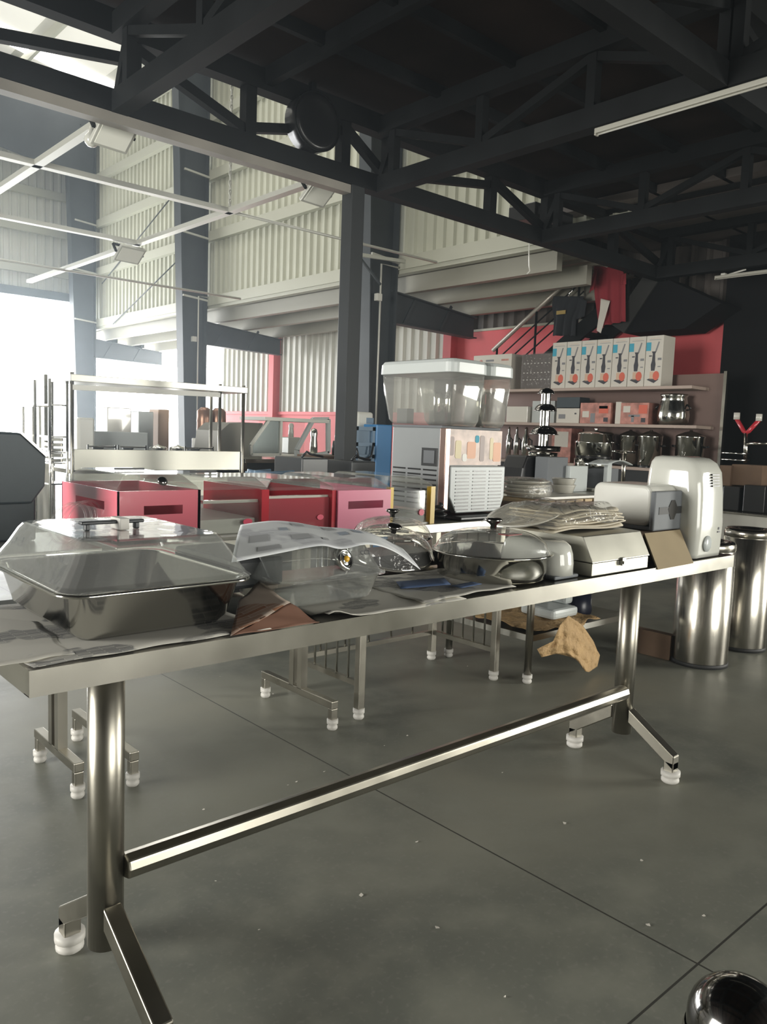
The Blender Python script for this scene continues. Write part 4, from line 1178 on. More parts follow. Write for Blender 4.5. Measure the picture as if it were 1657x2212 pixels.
for k, (a, b) in enumerate(((jx0-0.03, 3.232), (3.238, jx1+0.005))):
    L = [rloop(a+0.035, b-0.02, jy0-0.01, jy1+0.02, 0.035, zt+0.014), rloop(a+0.022, b-0.012, jy0-0.025, jy1+0.05, 0.04, zt+0.04), rloop(a+0.006, b-0.004, jy0-0.045, jy1+0.085, 0.045, zt+0.2), rloop(a, b, jy0-0.05, jy1+0.09, 0.045, zt+0.285)]
    tk = MB().loft(L, smooth=True, cap1=False).build('tank', 'clear_tank', jd, solid=0.003)
    L = [rloop(a-0.01, b+0.004, jy0-0.062, jy1+0.10, 0.05, zt+0.283), rloop(a-0.008, b+0.003, jy0-0.06, jy1+0.098, 0.05, zt+0.335), rloop(a+0.004, b-0.004, jy0-0.045, jy1+0.085, 0.045, zt+0.352), rloop(a+0.03, b-0.03, jy0-0.02, jy1+0.06, 0.03, zt+0.357)]
    MB().loft(L, smooth=False).build('tank_lid', 'lid_grey', jd, bev=0.004)
    MB().lathe([(0.0, 0), (0.05, 0), (0.05, 0.24), (0.0, 0.245)], ((a+b)/2+0.02, jy0+0.16, zt+0.02), 24).build('cooling_column', 'chrome', jd)
    MB().box(((a+b)/2-0.1, jy1-0.1, zt+0.02), ((a+b)/2-0.05, jy1-0.02, zt+0.10)).build('tank_stirrer', 'grey_panel', jd)
jb = root('wrapped_cable', 'coil of wrapped cable lying beside the juice dispenser', 'cable')
mb = MB()
pts = [Vector((2.93+0.05*math.cos(t*0.5)*(1-t/60), 2.83+0.05*math.sin(t*0.5)*(1-t/60), BZ+0.012+0.002*t)) for t in range(40)]
mb.tube(pts, 0.006, 6).build('cable_coil', 'dark_plastic', jb)

# ------------------------------------------------------------------ on the round-legged table: crates, plates, dishes
wcr = root('wooden_crate', 'dark wooden crate with a pale slatted top on the round-legged table', 'crate')
MB().box((3.62, 2.75, BZ+0.002), (4.35, 3.2, BZ+0.07)).build('crate_body', 'wood', wcr, bev=0.004)
for k in range(7):
    MB().box((3.66+0.095*k, 2.76, BZ+0.07), (3.735+0.095*k, 3.1, BZ+0.085)).build('slat', 'wood_pale', wcr)
plt = root('wrapped_plate_stack', 'stack of white oval dishes in clear film beside the juice dispenser', 'dishes')
cx, cy, cz = 3.86, 3.02, BZ+0.095
for k in range(4):
    MB().lathe([(0, 0), (0.10, 0), (0.155, 0.02), (0.16, 0.026), (0.10, 0.008), (0, 0.006)], (cx, cy, cz+0.022*k), 32).build('dish', 'porcelain', plt)
MB().lathe([(0.165, -0.004), (0.175, 0.04), (0.168, 0.085), (0.12, 0.106), (0.05, 0.11), (0, 0.108)], (cx, cy, cz), 32).build('film', 'wrap', plt)
rm = root('white_ramekin_stack', 'white ramekins stacked on a board beside the wrapped dishes', 'ramekins')
for k in range(2):
    MB().lathe([(0, 0), (0.06, 0), (0.075, 0.045), (0.08, 0.05), (0.07, 0.048), (0.055, 0.008), (0, 0.006)], (4.20, 2.97, BZ+0.108+0.04*k), 24).build('ramekin', 'porcelain', rm)
bdz = tag(MB().box((3.78, 2.80, BZ+0.086), (4.34, 3.08, BZ+0.1)).build('white_board', 'white_paint'), 'white board with a dark edge under the ramekins', 'board')

# =================================================================== FLOOR THINGS FURTHER BACK
def pedal_bin(u, v, r, h, label):
    p = at(u, v, Z=0)
    d = Vector((p.x, p.y, 0)).normalized()
    c = p+d*r
    o = root('steel_bin', label, 'bin', group='round steel bins')
    MB().lathe([(0, 0), (r*1.03, 0), (r*1.03, 0.022), (r, 0.026), (0, 0.026)], (c.x, c.y, 0), 48).build('base_ring', 'black_rubber', o)
    MB().lathe([(r*0.995, 0.025), (r, 0.03), (r, h-0.05), (r*0.985, h-0.048), (r*0.985, h-0.042), (r, h-0.04), (r, h-0.01), (r*0.97, h)], (c.x, c.y, 0), 64).build('drum', 'binsteel', o)
    MB().lathe([(r*0.97, h), (r*0.9, h+0.012), (r*0.6, h+0.012), (r*0.5, h-0.02), (0, h-0.04)], (c.x, c.y, 0), 48).build('top', 'pan', o)
    return o
pedal_bin(1508, 1445, 0.165, 0.76, 'round steel bin with a black base ring just beyond the front table end')
pedal_bin(1597, 1409, 0.155, 0.80, 'round steel bin standing behind the first, open top showing')
# steel counter with stored crates behind the bins
ct = root('steel_counter', 'grey steel counter with a closed front behind the round bins', 'counter')
MB().box((8.85, 2.0, 0.02), (9.6, 4.15, 0.60)).build('carcass', 'steel_sheet', ct, bev=0.004)
MB().box((8.80, 1.95, 0.60), (9.65, 4.2, 0.625)).build('countertop', 'steel', ct, bev=0.003)
for k, (u0, u1, v0, v1, mt, lb) in enumerate(((1560, 1600, 1052, 1104, 'black', 'black crate at the end of the steel counter'), (1604, 1655, 1050, 1110, 'black', 'black crate on the steel counter below the cartons'))):
    a, b = at(u0, v1, X=9.0), at(u1, v0, X=9.0)
    o = root('storage_crate', lb, 'crate')
    MB().box((8.98, b.y, 0.627), (9.4, a.y, max(b.z, 0.8))).build('crate_body', 'black', o, bev=0.01)
for (u0, u1, v0, v1, X_, mt, lb) in ((1552, 1580, 1006, 1048, 9.05, 'cardboard_dark', 'small brown carton above the black crate'), (1578, 1648, 1006, 1047, 9.1, 'cardboard_dark', 'wide brown carton with dark edges above the black crates')):
    a, b = at(u0, v1, X=X_), at(u1, v0, X=X_)
    o = root('brown_carton', lb, 'carton')
    MB().box((X_, b.y, a.z), (X_+0.3, a.y, b.z)).build('carton_body', 'cardboard_dark', o, bev=0.004)
rk = root('wire_basket', 'small chrome wire basket in front of the black wall', 'basket')
a, b = at(1558, 1006, X=9.15), at(1606, 980, X=9.15)
for k in range(3):
    z = a.z+(b.z-a.z)*k/2
    MB().tube([(9.15, a.y, z), (9.15, b.y, z), (9.35, b.y, z), (9.35, a.y, z), (9.15, a.y, z)], 0.007, 6).build('wire_ring', 'chrome', rk)
ts = root('forked_stand', 'red two-pronged stand on a steel pole before the black wall', 'stand')
p = at(1612, 935, X=9.3); q = at(1610, 1000, X=9.3); l_ = at(1592, 897, X=9.3); r_ = at(1640, 900, X=9.3)
MB().tube([q, p], 0.025, 10).build('pole', 'steel', ts)
MB().tube([l_+Vector((0, 0, -0.04)), p+Vector((0, 0.03, 0.02)), p+Vector((0, 0, 0.0)), p+Vector((0, -0.03, 0.02)), r_+Vector((0, 0, -0.04))], 0.025, 10).build('fork', 'red', ts)
for pp in (l_, r_): MB().tube([pp+Vector((0, 0, -0.05)), pp+Vector((0, 0, 0.03))], 0.035, 12).build('prong_cap', 'porcelain', ts)
MB().tube([at(1614, 958, X=9.3), at(1660, 958, X=9.3)], 0.02, 8).build('side_bar', 'steel', ts)

# chrome dome close to the camera
dm = root('chrome_dome_bin', 'shiny chrome dome top cut off by the lower picture corner', 'bin')
c = CP+(FW+RT*((1597-828.5)/FPX)-UP*((2208-1106)/FPX))*1.25
prof = [(0, 0.068)]
for k in range(1, 9):
    a = k/8*PI/2
    prof.append((0.078*math.sin(a), 0.068*math.cos(a)))
MB().lathe(prof+[(0.078, -0.02)], c, 40).build('dome', 'dark_chrome', dm)
MB().lathe([(0.08, -0.02), (0.083, -0.03), (0.08, -c.z), (0, -c.z)], c, 40).build('drum', 'binsteel', dm)

# ------------------------------------------------------------------ shelf unit by the red wall
SX = 9.6
def sy(u, v=900, X=SX): return at(u, v, X=X).y
def sz(u, v, X=SX): return at(u, v, X=X).z
su = root('display_shelf', 'wall-side display shelf unit packed with cartons, urns and pots', 'shelf unit')
ZS = (1.03, 1.60, 2.10)
for i, z in enumerate(ZS):
    MB().box((SX, 4.95 if i == 2 else 4.85, z-0.04), (SX+0.47, 8.75, z)).build('shelf_board', mat('shelf_board_%d' % i, (0.42, 0.33, 0.28), 0.5), su, bev=0.003)
MB().box((SX+0.47, 4.72, 0), (SX+0.49, 8.75, 2.28)).build('back_panel', mat('shelf_back', (0.20, 0.13, 0.11), 0.5), su)
MB().box((SX+0.4, 4.70, 0), (SX+0.45, 4.74, 2.30)).build('upright', 'steel', su)
MB().box((SX+0.4, 8.75, 0), (SX+0.45, 8.79, 2.30)).build('upright', 'steel', su)
MB().box((SX+0.02, 4.85, 0.05), (SX+0.40, 8.75, 0.99)).build('plinth', 'dark_plastic', su)
# seven press cartons
def press_carton():
    o = root('press_carton', '', 'carton', group='citrus press cartons on the top shelf')
    W_, H_, D_ = 0.243, 0.655, 0.30
    MB().box((0, -W_/2, 0), (D_, W_/2, H_)).build('carton_body', 'box_white', o, bev=0.004)
    e = -0.0015
    def flat(name, pts, mt, d=0.0): MB().prism(pts, 'x', e-d, -0.0001).build(name, mt, o)
    # y runs against the viewer's reading direction: +y is on the viewer's side of the red post
    def R(y0, y1, z0, z1): return [(y0, z0), (y1, z0), (y1, z1), (y0, z1)]
    flat('blue_square', R(0.05, 0.118, 0.46, 0.57), 'cyan')
    flat('printed_lever', [(-0.052, 0.575), (-0.07, 0.57), (-0.03, 0.44), (-0.01, 0.45)], 'ink_grey')
    flat('printed_press', [(0.03, 0.20), (-0.02, 0.20), (-0.03, 0.28), (-0.02, 0.33), (-0.015, 0.42), (-0.03, 0.45), (0.035, 0.45), (0.02, 0.42), (0.025, 0.33), (0.038, 0.28)], 'ink')
    flat('printed_arm', R(0.03, 0.07, 0.385, 0.40), 'ink')
    flat('printed_glass', R(-0.01, 0.045, 0.09, 0.19), 'juice')
    flat('printed_fruit', [(-0.045+0.045*math.cos(t*PI/10), 0.135+0.06*math.sin(t*PI/10)) for t in range(20)], 'fruit', 0.0004)
    flat('printed_tray', [(0.085, 0.085), (-0.02, 0.04), (-0.085, 0.085), (-0.06, 0.095), (0.05, 0.10)], 'ink')
    flat('printed_words', R(-0.108, -0.055, 0.335, 0.365), 'ink_grey')
    flat('printed_words', R(-0.10, -0.06, 0.245, 0.258), 'ink_grey')
    flat('printed_title', R(-0.09, 0.08, 0.597, 0.602), 'ink_grey')
    flat('printed_title', R(-0.07, 0.07, 0.617, 0.621), 'juice')
    return o
ords = ['first', 'second', 'third', 'fourth', 'fifth', 'sixth', 'seventh']
pc = press_carton()
yA, yB = sy(1190, 780), sy(1430, 768)
for k in range(7):
    o = pc if k == 0 else copy_tree(pc)
    o.location = (SX+0.03, yA-0.122-(yA-yB-0.0)*k/7.0, ZS[2]+0.002)
    o['label'] = '%s white citrus press carton from the dark shrink-wrapped pack' % ords[k] if k < 6 else 'last white citrus press carton, beside the bare red wall'
# carton and dark wrapped pack beside them
o = root('printed_carton', 'white carton with a small logo on the top shelf behind the juice dispenser', 'carton')
y0_, y1_ = sy(1102, 790), sy(1020, 790)
z1_ = sz(1060, 766)
MB().box((SX+0.03, y0_, ZS[2]+0.002), (SX+0.4, y1_, z1_)).build('carton_body', 'box_white', o, bev=0.004)
zz = z1_-0.09
MB().prism([(y1_-0.16+0.03*math.cos(t*PI/6), zz+0.02*math.sin(t*PI/6)) for t in range(12)], 'x', SX+0.027, SX+0.03).build('printed_logo', 'carton_red', o)
MB().box((SX+0.027, y1_-0.42, zz-0.015), (SX+0.03, y1_-0.26, zz+0.015)).build('printed_words', 'ink_grey', o)
MB().box((SX+0.027, y0_+0.06, zz-0.012), (SX+0.03, y0_+0.20, zz+0.015)).build('printed_words', 'carton_red', o)
MB().box((SX+0.026, y0_, ZS[2]+0.002), (SX+0.03, y1_, z1_-0.20)).build('printed_band', 'carton_red', o)
o = root('wrapped_pack', 'dark shrink-wrapped pack with dotted bands on the top shelf', 'pack')
y0_, y1_ = sy(1189, 800), sy(1124, 800)
z1_ = sz(1155, 764)
MB().box((SX+0.03, y0_, ZS[2]+0.002), (SX+0.38, y1_, z1_)).build('pack_body', mat('brown_pack', (0.10, 0.08, 0.07), 0.5), o, bev=0.01)
for f in (0.25, 0.45, 0.72):
    mb = MB()
    for k in range(8):
        yy = y0_+0.05+(y1_-y0_-0.1)*k/7
        mb.box((SX+0.027, yy-0.012, ZS[2]+(z1_-ZS[2])*f), (SX+0.03, yy+0.012, ZS[2]+(z1_-ZS[2])*f+0.012))
    mb.build('printed_band', 'white_paint', o)
MB().grid(lambda u, v: (SX+0.02-0.006*math.sin(v*30+u*5), y0_+(y1_-y0_)*u, ZS[2]+0.003+(z1_-ZS[2]+0.02)*v), 12, 14).build('film', 'wrap_thin', o)

# second shelf
def shelf_carton(u0, u1, v0, zi, mt, label, prints=(), X=SX+0.05, name='shelf_carton', d=0.28):
    y0_, y1_ = at(u1, 880, X=X).y, at(u0, 880, X=X).y
    z1_ = at((u0+u1)/2, v0, X=X).z
    o = root(name, label, 'carton')
    MB().box((X, y0_, ZS[zi]+0.002), (X+d, y1_, z1_)).build('carton_body', mt, o, bev=0.004)
    for (fa, fb, ga, gb, pm) in prints:
        MB().box((X-0.002, y1_-(y1_-y0_)*fb, ZS[zi]+(z1_-ZS[zi])*ga), (X, y1_-(y1_-y0_)*fa, ZS[zi]+(z1_-ZS[zi])*gb)).build('printed_patch', pm, o)
    return o
pr = ((0.1, 0.9, 0.72, 0.9, 'carton_red'), (0.08, 0.3, 0.3, 0.6, 'box_white'), (0.35, 0.5, 0.05, 0.5, 'ink_grey'), (0.78, 0.92, 0.1, 0.3, 'ink'), (0.62, 0.92, 0.5, 0.85, 'fruit'))
shelf_carton(1254, 1320, 870, 1, 'carton_red', 'red and white carton on the middle shelf, nearer the chocolate fountain', pr)
shelf_carton(1341, 1402, 870, 1, 'carton_red', 'red and white carton on the middle shelf, nearer the round steel kettle', ((0.1, 0.35, 0.55, 0.85, 'box_white'), (0.3, 0.7, 0.35, 0.45, 'ink_grey'), (0.4, 0.5, 0.1, 0.4, 'ink_grey'), (0.75, 0.9, 0.1, 0.3, 'ink'), (0.65, 0.95, 0.5, 0.9, 'fruit')))
shelf_carton(1203, 1252, 882, 1, 'box_white', 'small white carton with a faint drawing under a dark box', ((0.1, 0.4, 0.3, 0.6, 'ink_grey'), (0.8, 0.88, 0.6, 0.7, 'ink')))
o = root('dark_box', 'dark blue box stacked on the small white carton', 'box')
y0_, y1_ = at(1252, 870, X=SX+0.05).y, at(1203, 870, X=SX+0.05).y
MB().box((SX+0.05, y0_, sz(1228, 881, SX+0.05)+0.003), (SX+0.3, y1_, sz(1228, 858, SX+0.05))).build('box_body', 'teal_dark', o, bev=0.004)
shelf_carton(1330, 1342, 868, 1, 'box_white', 'white carton standing edge-on between the two red and white ones')
o = shelf_carton(1150, 1198, 866, 1, 'lid_grey', 'pale grey wrapped carton behind the chocolate fountain', X=SX+0.15)
o = shelf_carton(1095, 1140, 878, 1, 'porcelain', 'white wrapped crockery on the middle shelf by the juice dispenser', X=SX+0.1, name='wrapped_crockery')
ket = root('round_steel_kettle', 'large round-bellied polished steel kettle on the middle shelf end', 'kettle')
yc = sy(1456, 870, SX+0.24); r = 0.205
MB().lathe([(0, 0), (r*0.8, 0), (r*0.97, 0.04), (r*1.02, 0.12), (r*0.98, 0.2), (r*0.85, 0.30), (r*0.8, 0.36), (r*0.88, 0.38), (r*0.85, 0.40), (0, 0.42)], (SX+0.24, yc, ZS[1]+0.002), 40).build('kettle_body', 'pan', ket)
for s in (-1, 1): MB().tube([(SX+0.24, yc+s*r*0.98, ZS[1]+0.2), (SX+0.21, yc+s*(r+0.05), ZS[1]+0.22), (SX+0.24, yc+s*r*0.9, ZS[1]+0.27)], 0.012, 8).build('handle', 'black', ket)

# urns and pots on the bottom board
def urn(u, v, r, h, label, X=SX+0.2, zi=0):
    y = at(u, v, X=X).y
    o = root('water_urn', label, 'urn', group='steel water urns on the shelf')
    z = ZS[zi]+0.002
    MB().lathe([(0, 0.03), (r, 0.03), (r, h), (r*1.03, h+0.01), (r, h+0.02)], (X, y, z), 36).build('drum', 'pan', o)
    MB().lathe([(r*1.02, h+0.02), (r*0.95, h+0.035), (r*0.4, h+0.075), (0.02, h+0.085), (0.02, h+0.1), (0, h+0.1)], (X, y, z), 36).build('lid', 'chrome', o)
    MB().lathe([(r*0.95, 0), (r*0.98, 0.03), (0, 0.03)], (X, y, z), 30).build('base', 'black', o)
    for s in (-1, 1): MB().tube([(X, y+s*r, z+h*0.72), (X, y+s*(r+0.07), z+h*0.74)], 0.013, 8).build('handle', 'black', o)
    MB().tube([(X-r, y, z+0.10), (X-r-0.07, y, z+0.10), (X-r-0.075, y, z+0.06)], 0.013, 8).build('tap', 'chrome', o)
    MB().tube([(X-r-0.012, y, z+0.12), (X-r-0.012, y, z+h*0.8)], 0.01, 8).build('level_gauge', 'clear', o)
    return o
urn(1361, 960, 0.15, 0.40, 'slim steel water urn behind the stacked steel pots', SX+0.27)
urn(1405, 965, 0.155, 0.40, 'shorter steel water urn with a pointed lid, in front of the slim one', SX+0.14)
urn(1492, 950, 0.18, 0.41, 'largest steel water urn at the shelf end by the red wall', SX+0.2)
def stock_pot(y, X, r, h, z, label, lid=True, nm='steel_pot'):
    o = root(nm, label, 'pot')
    MB().lathe([(0, 0), (r*0.97, 0), (r, 0.01), (r, h), (r*1.04, h+0.004), (r*1.03, h+0.012), (r*0.98, h), (r*0.97, 0.02), (0, 0.02)], (X, y, z), 40).build('pot_body', 'pan', o)
    if lid: MB().lathe([(r*1.02, h+0.012), (r*0.9, h+0.03), (0.03, h+0.045), (0.02, h+0.07), (0.035, h+0.08), (0, h+0.09)], (X, y, z), 36).build('lid', 'chrome', o)
    for s in (-1, 1): MB().tube([(X-0.04, y+s*r, z+h*0.75), (X-0.04, y+s*(r+0.05), z+h*0.75), (X+0.04, y+s*(r+0.05), z+h*0.75), (X+0.04, y+s*r, z+h*0.75)], 0.01, 8).build('handle', 'chrome', o)
    return o
stock_pot(sy(1288, 940, SX+0.1), SX+0.1, 0.25, 0.42, ZS[0]+0.002, 'tall wide steel stock pot on the bottom board')
o = shelf_carton(1196, 1238, 925, 0, 'carton_red', 'pinkish framed carton standing on the bottom board beside the fountain', ((0.15, 0.85, 0.45, 0.9, 'box_white'),), X=SX+0.15)
for (u, v0, r, lb) in ((1116, 915, 0.045, 'slim steel flask nearest the juice dispenser on the bottom board'), (1136, 920, 0.065, 'steel coffee maker beside the chocolate fountain'), (1099, 905, 0.042, 'dark steel grinder with a crank beside the juice dispenser')):
    y = sy(u, 960, SX+0.1)
    o = root('steel_flask', lb, 'flask')
    h = min(0.5, sz(u, v0, SX+0.1)-ZS[0])
    MB().lathe([(0, 0), (r, 0), (r, h*0.55), (r*0.8, h*0.62), (r*0.85, h*0.7), (r*0.4, h*0.8), (r*0.4, h*0.92), (r*0.2, h), (0, h)], (SX+0.1, y, ZS[0]+0.002), 24).build('flask_body', 'chrome' if r < 0.06 else 'pan', o)
    MB().tube([(SX+0.1, y-r*0.8, ZS[0]+h*0.66), (SX+0.1, y-r*1.7, ZS[0]+h*0.6), (SX+0.1, y-r*1.7, ZS[0]+h*0.3)], 0.012, 8).build('handle', 'black', o)

# chocolate fountain on a table before the shelf
EZ = 0.93
EX0, EX1, EY0, EY1 = 4.75, 7.4, 3.5, 4.9
et = root('steel_table', 'steel table before the display shelf, holding the chocolate fountain', 'table', group='steel tables behind the front table')
MB().box((EX0, EY0, EZ-0.045), (EX1, EY1, EZ)).build('tabletop', 'steel_sheet', et, bev=0.003)
for x in (EX0+0.06, EX1-0.06):
    for y in (EY0+0.06, EY1-0.06):
        MB().tube([(x, y, 0), (x, y, EZ-0.045)], 0.022, 12).build('leg', 'tube', et)
cf = root('chocolate_fountain', 'three-tier polished chocolate fountain with domed tiers', 'chocolate fountain')
p = at(1174, 960, Y=4.55)
fx, fy = p.x, 4.55
def fz(v): return at(1174, v, X=fx).z
z1, z2, z3, z0 = fz(843), fz(878), fz(925), fz(968)
MB().lathe([(0, EZ-z0), (0.11, EZ-z0), (0.13, -0.10), (0.14, -0.04), (0.0, -0.03)], (fx, fy, z0), 32).build('base', 'pan', cf)
MB().lathe([(0.0, -0.03), (0.155, -0.03), (0.165, 0.02), (0.15, 0.01), (0, -0.01)], (fx, fy, z0+0.0), 32).build('bowl', 'dark_chrome', cf)
MB().lathe([(0.045, 0), (0.045, z1-z0)], (fx, fy, z0), 20).build('column_tube', 'chrome', cf)
for z, r in ((z1, 0.075), (z2+0.01, 0.10), (z3+0.01, 0.125)):
    pr_ = [(0.02, 0.0)]
    for k in range(1, 7): pr_.append((r*math.sin(k/6*PI/2), -r*0.65*(1-math.cos(k/6*PI/2))))
    MB().lathe(pr_+[(r*1.12, -r*0.7), (r*0.9, -r*0.72)], (fx, fy, z+0.02), 32).build('tier', 'dark_chrome', cf)
# black-backed appliance, grey board, drum, scale, on the same table
ap = root('black_appliance', 'black rounded appliance with a pale side below the chocolate fountain', 'appliance')
a, b = at(1124, 1040, Y=4.0), at(1172, 985, Y=4.0)
MB().prism([(a.x, EZ+0.002), (b.x, EZ+0.002), (b.x, b.z), (a.x+0.08, b.z), (a.x+0.03, b.z-0.1)], 'y', 4.0, 4.22).build('appliance_body', 'black', ap, bev=0.012)
gb = root('grey_panel_box', 'plain grey box with a paler ledge beside the black appliance', 'box')
a, b = at(1173, 1028, Y=3.85), at(1228, 988, Y=3.85)
MB().box((a.x+0.06, 3.85, EZ+0.002), (b.x, 3.98, b.z)).build('box_body', 'grey_panel', gb, bev=0.006)
a2 = at(1262, 1006, Y=3.84)
MB().box((b.x-0.03, 3.80, EZ+0.002), (a2.x, 3.85, a2.z)).build('ledge', 'lid_grey', gb, bev=0.004)
def drum_pot():
    a, b = at(1240, 1015, Y=3.95), at(1320, 958, Y=3.95)
    xc = at(1281, 985, Y=4.1).x
    r = 39/1714*(xc*0.669+4.1*0.743)
    zt_, zb_ = b.z, at(1280, 1012, Y=3.95).z
    o = root('bain_marie_pot', 'broad two-tier steel pot with a dark gap between its tiers', 'pot')
    MB().lathe([(0, 0), (r*0.96, 0), (r, 0.01), (r, (zt_-zb_)*0.36), (0, (zt_-zb_)*0.37)], (xc, 4.1, zb_), 44).build('lower_tier', 'pan', o)
    MB().lathe([(0, (zt_-zb_)*0.40), (r*0.94, (zt_-zb_)*0.37), (r*0.94, (zt_-zb_)*0.47), (0, (zt_-zb_)*0.48)], (xc, 4.1, zb_), 44).build('gap_ring', 'black', o)
    MB().lathe([(0, (zt_-zb_)*0.47), (r*0.99, (zt_-zb_)*0.48), (r, zt_-zb_), (r*1.02, zt_-zb_+0.006), (0, zt_-zb_+0.006)], (xc, 4.1, zb_), 44).build('upper_tier', 'pan', o)
    MB().box((xc-r*0.7, 3.9, EZ+0.002), (xc+r*0.7, 4.25, zb_)).build('stand_block', 'grey_panel', o)
drum_pot()
sc = root('weigh_scale', 'pale weighing scale head on a pillar with a curved plate', 'scale')
a, b = at(1312, 1032, Y=3.75), at(1323, 998, Y=3.75)
MB().box((a.x, 3.75, EZ+0.002), (b.x, 3.79, b.z)).build('pillar', 'lid_grey', sc, bev=0.004)
p0 = at(1292, 1000, Y=3.75); p1 = at(1345, 998, Y=3.75)
MB().grid(lambda u, v: (p0.x+(p1.x-p0.x)*u, 3.65+0.2*v, b.z+0.035*math.sin(u*PI)-0.02), 12, 4).build('curved_plate', 'lid_grey', sc, solid=0.006)
MB().box((a.x-0.18, 3.68, EZ+0.002), (b.x+0.2, 3.9, EZ+0.03)).build('base', 'steel', sc, bev=0.004)
lad = root('steel_ladle', 'wide steel ladle bowl beside the two-tier pot', 'ladle')
p = at(1350, 975, Y=4.2)
MB().lathe([(0, -0.03), (0.06, -0.02), (0.10, 0.0), (0.105, 0.003), (0.06, -0.012), (0, -0.02)], p, 28).build('bowl', 'chrome', lad)
MB().tube([p+Vector((-0.1, 0, 0)), p+Vector((-0.25, 0, 0.0))], 0.01, 8).build('handle', 'chrome', lad)
MB().tube([(p.x, p.y, EZ), (p.x, p.y, p.z-0.025)], 0.02, 10).build('pedestal', 'steel', lad)

# ------------------------------------------------------------------ stair, clothes
st = root('steel_staircase', 'dark steel stair with a pale handrail against the red wall', 'staircase')
XI, XO = 10.2, 10.85
pts = [at(1065, 757, X=XI), at(1265, 570, X=XI)]
MB().tube(pts, 0.035, 12).build('handrail', 'rail_metal', st)
d = (pts[1]-pts[0])
for off in (0.22, 0.40, 0.58):
    MB().tube([pts[0]-Vector((0, 0, off))-d*0.25, pts[1]-Vector((0, 0, off))], 0.012, 8).build('mid_rail', 'truss', st)
for f in (0.05, 0.5, 0.95):
    p = pts[0]+d*f
    MB().tube([p, p-Vector((0, 0, 0.95))], 0.018, 8).build('rail_post', 'truss', st)
slope = d.z/d.y
def zline(y): return pts[0].z-0.95+(y-pts[0].y)*slope
ya, yb = 9.6, 6.3
stz = lambda y: min(3.7, zline(y))
for X_ in (XI, XO):
    MB().hexa([(X_-0.03, yb, zline(yb)-0.16), (X_+0.03, yb, zline(yb)-0.16), (X_+0.03, ya, max(0, zline(ya)-0.16)), (X_-0.03, ya, max(0, zline(ya)-0.16))],
              [(X_-0.03, yb, zline(yb)+0.12), (X_+0.03, yb, zline(yb)+0.12), (X_+0.03, ya, zline(ya)+0.12), (X_-0.03, ya, zline(ya)+0.12)]).build('stringer', 'truss', st)
n = 14
for k in range(n):
    y = ya+(yb-ya)*(k+0.5)/n
    MB().box((XI+0.03, y-0.13, zline(y)-0.02), (XO-0.03, y+0.13, zline(y)+0.02)).build('tread', 'truss', st)
# upper flight underside: closed dark soffit going down towards the black wall
q0, q1, q2, q3 = at(1430, 598, X=10.25), at(1558, 655, X=10.25), at(1478, 710, X=10.25), at(1350, 720, X=10.25)
sf = MB()
poly = [(q.y, q.z) for q in (q0, q1, q2, q3)]
sf.prism(poly, 'x', 10.25, 10.85).build('closed_soffit', 'black_wall', st)
q4, q5 = at(1395, 604, X=10.23), at(1340, 668, X=10.23)
MB().prism([(q0.y, q0.z), (q3.y, q3.z), (at(1320, 700, X=10.23).y, at(1320, 700, X=10.23).z), (q4.y, q4.z+0.1)], 'x', 10.22, 10.25).build('side_plate', mat('slate_paint', (0.03, 0.03, 0.029), 0.7, spec=0.2), st)

def hung(name, pix, X, mt, label, folds=9, amp=0.025):
    """cloth hanging in the plane X=: outline from top pair to bottom pair of rows"""
    rows = [(at(a[0], a[1], X=X), at(b[0], b[1], X=X)) for a, b in pix]
    def fn(u, v):
        i = min(len(rows)-2, int(v*(len(rows)-1))); f = v*(len(rows)-1)-i
        L_ = rows[i][0].lerp(rows[i+1][0], f); R_ = rows[i][1].lerp(rows[i+1][1], f)
        p = L_.lerp(R_, u)
        return (p.x+amp*math.sin(u*folds*2+v)*(0.3+v), p.y, p.z)
    o = MB().grid(fn, 30, 16).build(name, mt, solid=0.006)
    return o
MB().tube([at(1265, 570, X=10.16), at(1300, 575, X=10.14), at(1362, 583, X=10.14)], 0.02, 8).build('landing_rail', 'rail_metal', st)
rt = root('red_garment', 'long red shirt hanging from the stair rail', 'shirt')
hung('shirt_body', [((1283, 574), (1345, 580)), ((1282, 600), (1352, 600)), ((1284, 640), (1352, 640)), ((1290, 690), (1352, 695)), ((1300, 704), (1350, 694))], 10.12, 'cloth_red', '').parent = rt
hung('sleeve', [((1282, 590), (1292, 580)), ((1272, 632), (1282, 626))], 10.10, 'cloth_red', '', 3, 0.01).parent = rt
hung('sleeve', [((1343, 592), (1353, 590)), ((1340, 615), (1352, 614))], 10.10, 'cloth_red', '', 3, 0.01).parent = rt
bt = root('black_garment', 'black shirt with a gold print on a hanger by the stair rail', 'shirt')
hung('shirt_body', [((1196, 640), (1262, 640)), ((1192, 660), (1258, 655)), ((1196, 690), (1245, 690)), ((1192, 725), (1243, 726))], 10.12, 'cloth_black', '').parent = bt
hung('sleeve', [((1250, 642), (1268, 650)), ((1244, 690), (1262, 684))], 10.10, 'cloth_black', '', 3, 0.01).parent = bt
a, b = at(1203, 672, X=10.07), at(1222, 678, X=10.07)
MB().box((10.06, b.y, b.z), (10.07, a.y, a.z)).build('gold_print', 'gold', bt)
MB().tube([at(1232, 600, X=10.17), at(1232, 620, X=10.12), at(1236, 628, X=10.12), at(1230, 634, X=10.12), at(1230, 642, X=10.12)], 0.01, 6).build('hanger', 'chrome', bt)
tg = tag(hung('paper_banner', [((1298, 645), (1318, 650)), ((1296, 670), (1312, 672)), ((1292, 690), (1306, 695)), ((1288, 714), (1299, 720))], 10.07, 'box_white', '', 2, 0.01), 'long white paper strip hanging in front of the red shirt', 'paper strip')

